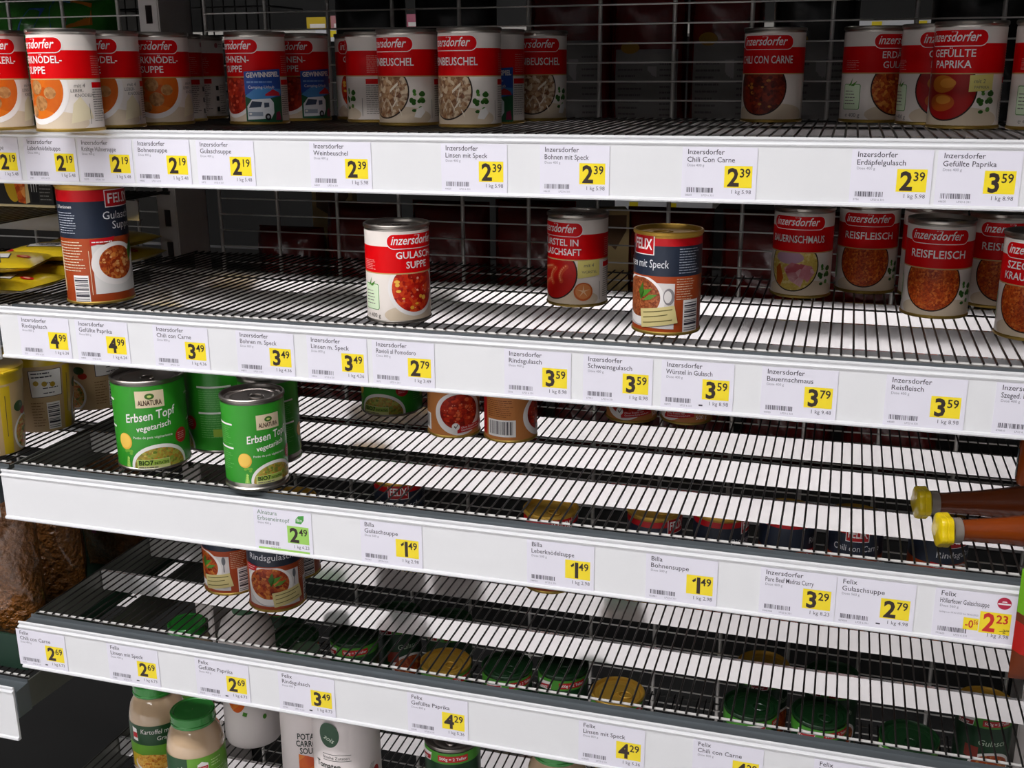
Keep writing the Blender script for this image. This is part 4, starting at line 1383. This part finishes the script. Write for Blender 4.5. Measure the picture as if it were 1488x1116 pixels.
def noodle_cup(label, x, y, rz, first=[None]):
    z = ZO - 0.4035 + 0.0029
    if first[0] is None:
        t = thing('noodle_cup', label, 'cup', (x, y, z), rz, 'yellow-lidded noodle cups in the left bay')
        m = MB()
        R0, R1, H = 0.036, 0.0445, 0.108
        m.lathe([(0.0005, 0.003), (R0 - 0.003, 0.003), (R0 - 0.002, 0.0), (R0, 0.0004), (R0 + (R1 - R0) * 0.86, H * 0.86)], CUPB, 56)
        m.lathe([(R0 + (R1 - R0) * 0.86, H * 0.86), (R1, H), (R1 + 0.001, H + 0.001)], YL, 56)
        m.build('paper_cup', t)
        m = MB()
        m.lathe([(R1 + 0.0006, H - 0.004), (R1 + 0.0016, H + 0.0005), (R1 + 0.001, H + 0.003), (R1 - 0.004, H + 0.0034), (0.0004, H + 0.003)], YL, 56)
        m.box(-0.011, 0.011, -R1 - 0.006, -R1 + 0.004, H + 0.0005, H + 0.0022, YL)
        m.build('peel_lid', t)
        m = MB()
        a = Art(m, on_cone(R0, R1, H), 2)
        a.rrect(-50, 50, -14, 88, 1.5, INKD, 2)
        a.rrect(-49.2, 50.8, -14.8, 87.2, 1.2, WHITE, 3)
        a.lines(-47, 76, -18, 86, 2, INKD, 4, 2, 0.35)
        for j in range(3):
            a.ell(-43 + 9 * j, 70 - 1.5 * j, 3.0, 3.6, ink('#b8941c'), 4)
            a.lines(-36, 53 + 7 * j, -18, 58 + 7 * j, 1, INKD, 4, j, 0.25)
        a.ell(20, 24, 18, 24, RINGW, 2, lo=2)
        a.ell(-84, 24, 20, 24, RINGW, 2, lo=2)
        a.ell(-84, 24, 17, 21, food('noodle_soup', ['#b07824', '#d0a044', '#c85a1c', '#e0c070', '#6a7a28'], 260), 3, lo=2)
        a.ell(-70, 60, 7, 6, ink('#2c4a1c'), 2)
        a.ell(-66, 52, 6, 5, ink('#b03020'), 2)
        a.ell(20, 24, 15, 21, food('noodle_soup', ['#b07824', '#d0a044', '#c85a1c', '#e0c070', '#6a7a28'], 260), 3, lo=2)
        a.ell(12, 60, 8, 7, ink('#2c4a1c'), 2)
        a.ell(20, 52, 6, 5, ink('#b03020'), 2)
        a.rect(-12, 1, 0, 90, YL, 2)
        a.rect(-6.5, 24, -5.8, 78, INKD, 3)
        a.rect(-34, 4, -18, 42, WHITE, 2)
        a.ladder(-33, 6, -19, 40, INKD, 3, 4, 12)
        a.lines(-52, 8, -36, 44, 9, ink('#7a5a34'), 2, 4, 0.25)
        m.build('print', t)
        first[0] = t
        return t
    o = copy_tree(first[0])
    o['label'] = label
    o.location = (x, y, z)
    o.rotation_euler = (0, 0, rz)
    return o


noodle_cup('front yellow-lidded noodle cup at left edge, third shelf level', -0.487, -0.022, 1.38)
noodle_cup('middle yellow-lidded noodle cup with cooking steps panel', -0.490, 0.080, 1.73)
noodle_cup('rear yellow-lidded noodle cup beside the green can', -0.487, 0.185, 2.1)

# pasta bags in a green tray
t = thing('display_tray', 'dark green cardboard tray under the pasta bags', 'tray', (-0.62, 0.14, ZO - 0.7031))
m = MB()
TG = pm('tray_green', '#0c3020', 0.6, noise=0.1)
m.box(-0.17, 0.160, -0.19, 0.19, 0, 0.003, TG)
m.box(-0.17, 0.160, -0.19, -0.187, 0.003, 0.050, TG)
m.box(-0.17, 0.160, 0.187, 0.19, 0.003, 0.050, TG)
m.box(-0.17, -0.167, -0.187, 0.187, 0.003, 0.050, TG)
m.box(0.157, 0.160, -0.187, 0.187, 0.003, 0.050, TG)
m.build('cardboard', t)
PASTA = pm('wholegrain_pasta', '#7a4a1c', 0.28, 0, coat=0.8, noise=0.55, nscale=95, bump=1.0, bscale=120)


def pasta_bag(label, x, y, rz, first=[None]):
    z = ZO - 0.6995
    if first[0] is None:
        t = thing('pasta_bag', label, 'bag', (x, y, z), rz, 'bags of brown pasta in the left bay')
        m = MB()
        pillow(m, 0.105, 0.225, 0.055, lambda a, b: PASTA, 5, 0.35, 26, 40, 3.2)
        m.build('filled_bag', t)
        m = MB()
        m.box(-0.020, -0.014, -0.0335, -0.0320, 0.07, 0.15, pm('pink_label', '#a03a68', 0.4))
        m.build('side_label', t)
        first[0] = t
        return t
    o = copy_tree(first[0])
    o['label'] = label
    o.location = (x, y, z)
    o.rotation_euler = (0, 0, rz)
    return o


pasta_bag('front bag of brown pasta at left edge below third strip', -0.535, 0.012, 0.25)
pasta_bag('middle bag of brown pasta behind the front one', -0.545, 0.115, 0.15)
pasta_bag('rear bag of brown pasta left of the fourth shelf', -0.535, 0.255, 0.1)

# ------------------------------------------------------------------ bottles and bag at the right end
ORB = pm('bottle_orange', '#84380c', 0.25, 0, coat=0.6, noise=0.1, nscale=30)
BRN = pm('bottle_brown', '#6a2e10', 0.25, 0, coat=0.6, noise=0.15, nscale=25)
YC = pm('cap_yellow', '#e8c80c', 0.3, 0, coat=0.4)
CLR = pm('clear_collar', '#8a8078', 0.15, 0, coat=0.6)


def sauce_bottle(label, x, y, z, rot, body, group):
    """long bottle built upright, cap at the bottom end of its axis"""
    t = link('sauce_bottle', None, None, (x, y, z), rot)
    tag(t, label, 'bottle', group)
    m = MB()
    m.lathe([(0.0005, 0.024), (0.0105, 0.024), (0.0110, 0.042), (0.0120, 0.052), (0.0135, 0.075), (0.0165, 0.100), (0.0200, 0.130), (0.0212, 0.150),
             (0.0212, 0.17), (0.0215, 0.215), (0.0195, 0.223), (0.0005, 0.2235)], body, 40)
    m.build('body', t)
    m = MB()
    # fluted flip cap
    n = 48
    prof = [(0.0140, 0.010), (0.0158, 0.0110), (0.0166, 0.013), (0.0166, 0.0160), (0.0160, 0.0166), (0.0166, 0.0172), (0.0168, 0.022), (0.0140, 0.024)]
    vs = [(0, 0, 0.0098)]
    for r, h in prof:
        for i in range(n):
            q = 2 * PI * i / n
            rr = r * (1 + 0.09 * math.cos(5 * q))
            vs.append((rr * math.cos(q), rr * math.sin(q), h))
    vs.append((0, 0, 0.024))
    fs = [(0, 1 + (i + 1) % n, 1 + i) for i in range(n)]
    for k in range(len(prof) - 1):
        for i in range(n):
            j = (i + 1) % n
            fs.append((1 + k * n + i, 1 + k * n + j, 1 + (k + 1) * n + j, 1 + (k + 1) * n + i))
    e = 1 + (len(prof) - 1) * n
    fs += [(e + i, e + (i + 1) % n, len(vs) - 1) for i in range(n)]
    m.add(vs, fs, YC, True)
    m.build('flip_cap', t)
    m = MB()
    m.lathe([(0.0128, 0.0245), (0.0130, 0.033), (0.0108, 0.034)], CLR, 32)
    m.build('collar', t)
    m = MB()
    a = Art(m, on_cylinder(0.0213), 2)
    a.lines(-14, 150, 14, 172, 6, ink('#d88a40'), 3, 4, 0.3)
    a.poly([(-9, 150), (4, 150), (1, 159), (-8, 157)], ink('#d8c8b8'), 8)
    a.poly([(-30, 160), (30, 160), (30, 210), (-30, 210)], ink('#1f3c40'), 4)
    m.build('print', t)
    return t


zb = ZO + ZS[3] + 0.0029 + 0.0222
GB = 'sauce bottles with yellow caps'
sauce_bottle('front lying orange bottle with yellow cap at right on third shelf', 0.6440, -0.0215, zb, (0, PI / 2, math.radians(14)), ORB, GB)
sauce_bottle('rear lying brown bottle with yellow cap, right on third shelf', 0.6270, 0.0490, zb, (0, PI / 2, math.radians(14)), BRN, GB)
o = sauce_bottle('upright orange bottle at right edge above the lying ones', 0.777, 0.205, ZO + ZS[3] + 0.0029 + 0.1520, (PI, 0, 0.4), ORB, GB)
o.scale = (1, 1, 0.68)

t = thing('snack_bag', 'red and green bag cut off at right edge beside third strip', 'bag', (0.784, -0.106, ZO - 0.484), 0)
m = MB()
BG, BR, BO = pm('bag_lime', '#5f9614', 0.45, spec=0.2), pm('bag_red', '#9c120a', 0.45, spec=0.2), pm('bag_rust', '#5a2408', 0.45, spec=0.2, noise=0.3, nscale=40)
pillow(m, 0.126, 0.112, 0.028, lambda a, b: BG if b > 0.62 else (BO if b > 0.52 or b < 0.28 else BR), 8, 0.1, 22, 26, 5.0)
m.build('foil_pouch', t)
m = MB()
m.box(-0.012, 0.012, 0.0, 0.0012, 0.100, 0.1285, pm('clip_white', '#e4e0dc', 0.4))
m.box(-0.012, 0.012, 0.0, 0.026, 0.1273, 0.1285, pm('clip_white', '#e4e0dc', 0.4))
m.build('hanging_clip', t)

# ------------------------------------------------------------------ goods of the opposite side, seen through the grid
FAR = pm('far_deck_steel', '#3c3a38', 0.6, 0.3, noise=0.1)


def far_shelf(label, z, x0=-1.06, x1=1.2):
    t = thing('steel_shelf', label, 'shelf', (x0, 0.47, ZO + z), 0, 'shelves of the opposite side')
    m = MB()
    m.box(0, x1 - x0, 0, 0.40, -0.02, 0, FAR)
    m.build('deck', t)
    m = MB()
    m.box(0, x1 - x0, 0.400, 0.404, -0.045, 0.004, STRIP)
    m.build('price_strip', t)


far_shelf('unseen dark shelf added to block light behind the grid at the top', 0.275)  # added above the view, keeps light from falling behind the grid
far_shelf('dark steel shelf behind the grid at top shelf level', -0.030)
far_shelf('dark steel shelf behind the grid at second shelf level', -0.285)
far_shelf('dark steel shelf behind the grid at third shelf level', -0.535)
far_shelf('dark steel shelf behind the grid near the floor', -0.86)

t = thing('dark_backing_sheet', 'near-black sheet added as darkness behind the grid below the third shelf', 'panel', (-1.06, 0.462, 0))  # added sheet, the dark behind the lower grid is put into its colour
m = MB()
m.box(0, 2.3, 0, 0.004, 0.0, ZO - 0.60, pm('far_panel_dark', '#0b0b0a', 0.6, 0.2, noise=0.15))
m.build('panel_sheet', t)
RB = pm('bag_dark_red', '#5c0808', 0.22, 0, coat=0.5, noise=0.15, nscale=14, bump=0.35, bscale=28)
RBK = pm('bag_black', '#161412', 0.3, 0, coat=0.3, noise=0.1, nscale=14, bump=0.3, bscale=28)
RGN = pm('bag_green', '#2c6a20', 0.3, 0, coat=0.3, noise=0.1, nscale=14, bump=0.3, bscale=28)


def goods_bag(label, x, z, w, h, mat, panel=True, group='bags behind the wire grid', rz=0.0, d=0.07, y=0.545, cache={}):
    key = (round(w, 3), round(h, 3), mat.name, panel)
    if key in cache:
        o = copy_tree(cache[key])
        o['label'] = label
        o.location = (x, y, ZO + z)
        o.rotation_euler = (0, 0, rz)
        return o
    t = thing('goods_bag', label, 'bag', (x, y, ZO + z), rz, group)
    m = MB()
    f = pillow(m, w, h, d, lambda a, b: mat, 5, 0.22, 24, 30, 3.0)
    m.build('foil_pouch', t)
    if panel:
        m = MB()

        def place(u, v, l):
            return (u / 1000, -f(u / 1000, v / 1000) - 0.0009 - 0.0002 * l, v / 1000)
        a = Art(m, place, 4)
        W, H = w * 1000, h * 1000
        PAN = ink('#6c6866')
        v = 0.04 * H
        while v < 0.5 * H:
            a.rect(-0.40 * W, v, 0.42 * W, v + 0.0301 * H, PAN, 1)
            v += 0.03 * H
        a.lines(-0.36 * W, 0.08 * H, 0.0, 0.42 * H, 9, ink('#4a4644'), 2, 3, 0.3)
        a.lines(0.2 * W, 0.08 * H, 0.4 * W, 0.45 * H, 11, ink('#4a4644'), 2, 4, 0.3)
        a.rect(0.04 * W, 0.08 * H, 0.16 * W, 0.42 * H, ink('#8c8886'), 2)
        a.ell(-0.2 * W, 0.53 * H, 0.13 * W, 0.035 * H, ink('#8a6408'), 2)
        m.build('back_print', t)
    cache[key] = t
    return t


z1 = -0.0299
goods_bag('black bag behind the grid above the Gulaschsuppe can', -0.185, z1, 0.115, 0.235, RBK, False)
goods_bag('black bag behind the grid above the Beuschel cans', -0.045, z1, 0.13, 0.24, RBK, False)
goods_bag('dark red bag behind the grid, right of the Beuschel cans', 0.135, z1, 0.125, 0.26, RB)
goods_bag('dark red bag with grey print, second right of the Beuschel cans', 0.252, z1, 0.11, 0.235, RB)
goods_bag('dark red bag with grey print, left of the Chili can', 0.362, z1, 0.105, 0.255, RB)
goods_bag('dark bag with grey print, right of the Chili can', 0.485, z1, 0.115, 0.25, RBK)
goods_bag('black bag behind the stuffed pepper cans', 0.700, z1, 0.13, 0.25, RBK, False)
z2 = -0.2849
for lab, x, w, h in [('dark red bag behind the grid beside the slotted post', -0.345, 0.12, 0.10), ('dark red bag left of the lone Gulaschsuppe can', -0.21, 0.13, 0.145),
                     ('dark red bag behind the lone Gulaschsuppe can', -0.06, 0.13, 0.15), ('dark red bag right of the lone Gulaschsuppe can', 0.08, 0.13, 0.155),
                     ('dark red bag between Würstel and lentil cans', 0.292, 0.13, 0.15), ('dark red bag left of the Bauernschmaus can', 0.43, 0.12, 0.15),
                     ('dark red bag behind the Reisfleisch cans', 0.57, 0.13, 0.15)]:
    goods_bag(lab, x, z2, w, h, RB, False)
z3 = -0.5349
for lab, x in [('red bag low behind the grid at left, third level', -0.28), ('red bag low behind the grid, second from left, third level', -0.13),
               ('red bag low behind the grid below the lone can', 0.03), ('red bag low behind the grid at centre, third level', 0.18),
               ('red bag low behind the grid, fourth shelf centre right', 0.33), ('red bag low behind the grid behind the chili can', 0.48),
               ('red bag low behind the grid at right, third level', 0.63)]:
    goods_bag(lab, x, z3, 0.135, 0.165, RB, False)
t = goods_bag('large green bag with blue and orange stripes at top left corner', -0.86, z1, 0.27, 0.225, RGN, False, y=0.66, d=0.12)
m = MB()
gf = pillow_fn(0.27, 0.225, 0.12, 3.0, 5, 0.22)
a = Art(m, lambda u, v, l: (u / 1000, -gf(u / 1000, v / 1000) - 0.0012 - 0.0004 * l, v / 1000), 4)
a.poly([(-40, 150), (-5, 150), (15, 205), (-15, 205)], ink('#2c4c8a'), 1)
a.poly([(40, 150), (70, 150), (62, 215), (20, 220)], ink('#3c6a9a'), 1)
a.poly([(66, 170), (110, 175), (104, 212), (60, 218)], ink('#b0641c'), 2)
m.build('striped_print', t)

CT = pm('carton_cream', '#c8ac74', 0.6, noise=0.06)
for lab, x, y, w, h in [('cream carton glimpsed behind the grid left of the lone can', -0.318, 0.66, 0.07, 0.175), ('cream carton behind the grid between Würstel and lentil cans', 0.205, 0.545, 0.04, 0.145)]:
    t = thing('carton_box', lab, 'box', (x, y, ZO + z2), 0.3, 'cartons behind the grid')
    m = MB()
    m.box(-w / 2, w / 2, -0.03, 0.03, 0, h, CT)
    m.build('box', t)
    m = MB()
    a = Art(m, on_front(-0.03), 8)
    a.poly([(-w * 400, h * 700), (0, h * 600), (w * 400, h * 800), (w * 400, h * 960), (-w * 400, h * 960)], ink('#6a4a2c'), 1)
    m.build('print', t)

# next aisle
t = thing('display_rack', 'pale shelf rack across the next aisle, glimpsed through gaps', 'shelf', (-2.2, 2.60, ZO))
m = MB()
for z, a, b in ((-1.0, 0, 4.0), (-0.37, 1.99, 2.32), (0.20, 0, 4.0)):
    m.box(a, b, 0.0205, 0.42, z - 0.03, z - 0.0005, pm('rack_white', '#d8d4cc', 0.5))
m.build('decks', t)
for z, a, b in ((-0.37, 1.99, 2.32), (0.20, 0.9, 1.3), (0.20, 2.6, 3.0)):
    m = MB()
    m.box(a, b, 0.0, 0.02, z - 0.04, z + 0.004, STRIP)
    o = m.build('price_strip', t)
    for i in range(2 + int((b - a) / 0.17)):
        m = MB()
        x = a + 0.05 + 0.13 * i
        if x + 0.03 < b:
            m.box(x, x + 0.03, -0.001, 0.0, z - 0.026, z - 0.004, YEL)
            m.build('yellow_price_field', o)
m = MB()
m.box(0, 4.0, 0.42, 0.45, -1.3599, 0.9, pm('rack_back', '#141312', 0.6, noise=0.1))
m.build('back_panel', t)
pk = [('yellow', '#d8b81c'), ('rose', '#c8888c'), ('orange', '#c87a2c'), ('white', '#dcd8d0'), ('pink', '#b8647c'), ('sand', '#c8ac74')]
for i in range(6):
    nm, hx = pk[i]
    t = thing('food_packet', nm + ' packet on the rack across the next aisle', 'packet', (-1.32 + 0.095 * i, 2.66, ZO + 0.20), 0, 'packets across the next aisle')
    m = MB()
    m.box(-0.043, 0.043, 0, 0.06, 0, 0.045 + 0.004 * (i % 3), pm('far_packet_' + nm, hx, 0.5))
    m.build('carton', t)
    m = MB()
    m.box(-0.03, 0.03, -0.001, 0, 0.008, 0.022, WHITE)
    m.build('front_print', t)

# wire basket beyond the grid at upper left
t = thing('wire_basket', 'dark wire basket beyond the grid left of the bean cans', 'basket', (-0.63, 0.745, ZO - 0.0299), 0)
m = MB()
BK = pm('basket_black_wire', '#24211f', 0.5, 0.4)
for i in range(15):
    m.rod((-0.16 + 0.0229 * i, 0, 0.0), (-0.16 + 0.0229 * i, 0, 0.26), 0.0014, BK, 6)
for j in range(6):
    m.rod((-0.165, 0, 0.01 + 0.049 * j), (0.165, 0, 0.01 + 0.049 * j), 0.0018, BK, 6)
for s in (-0.165, 0.165):
    for j in range(6):
        m.rod((s, 0, 0.01 + 0.049 * j), (s, 0.12, 0.01 + 0.049 * j), 0.0018, BK, 6)
m.build('mesh_sides', t)
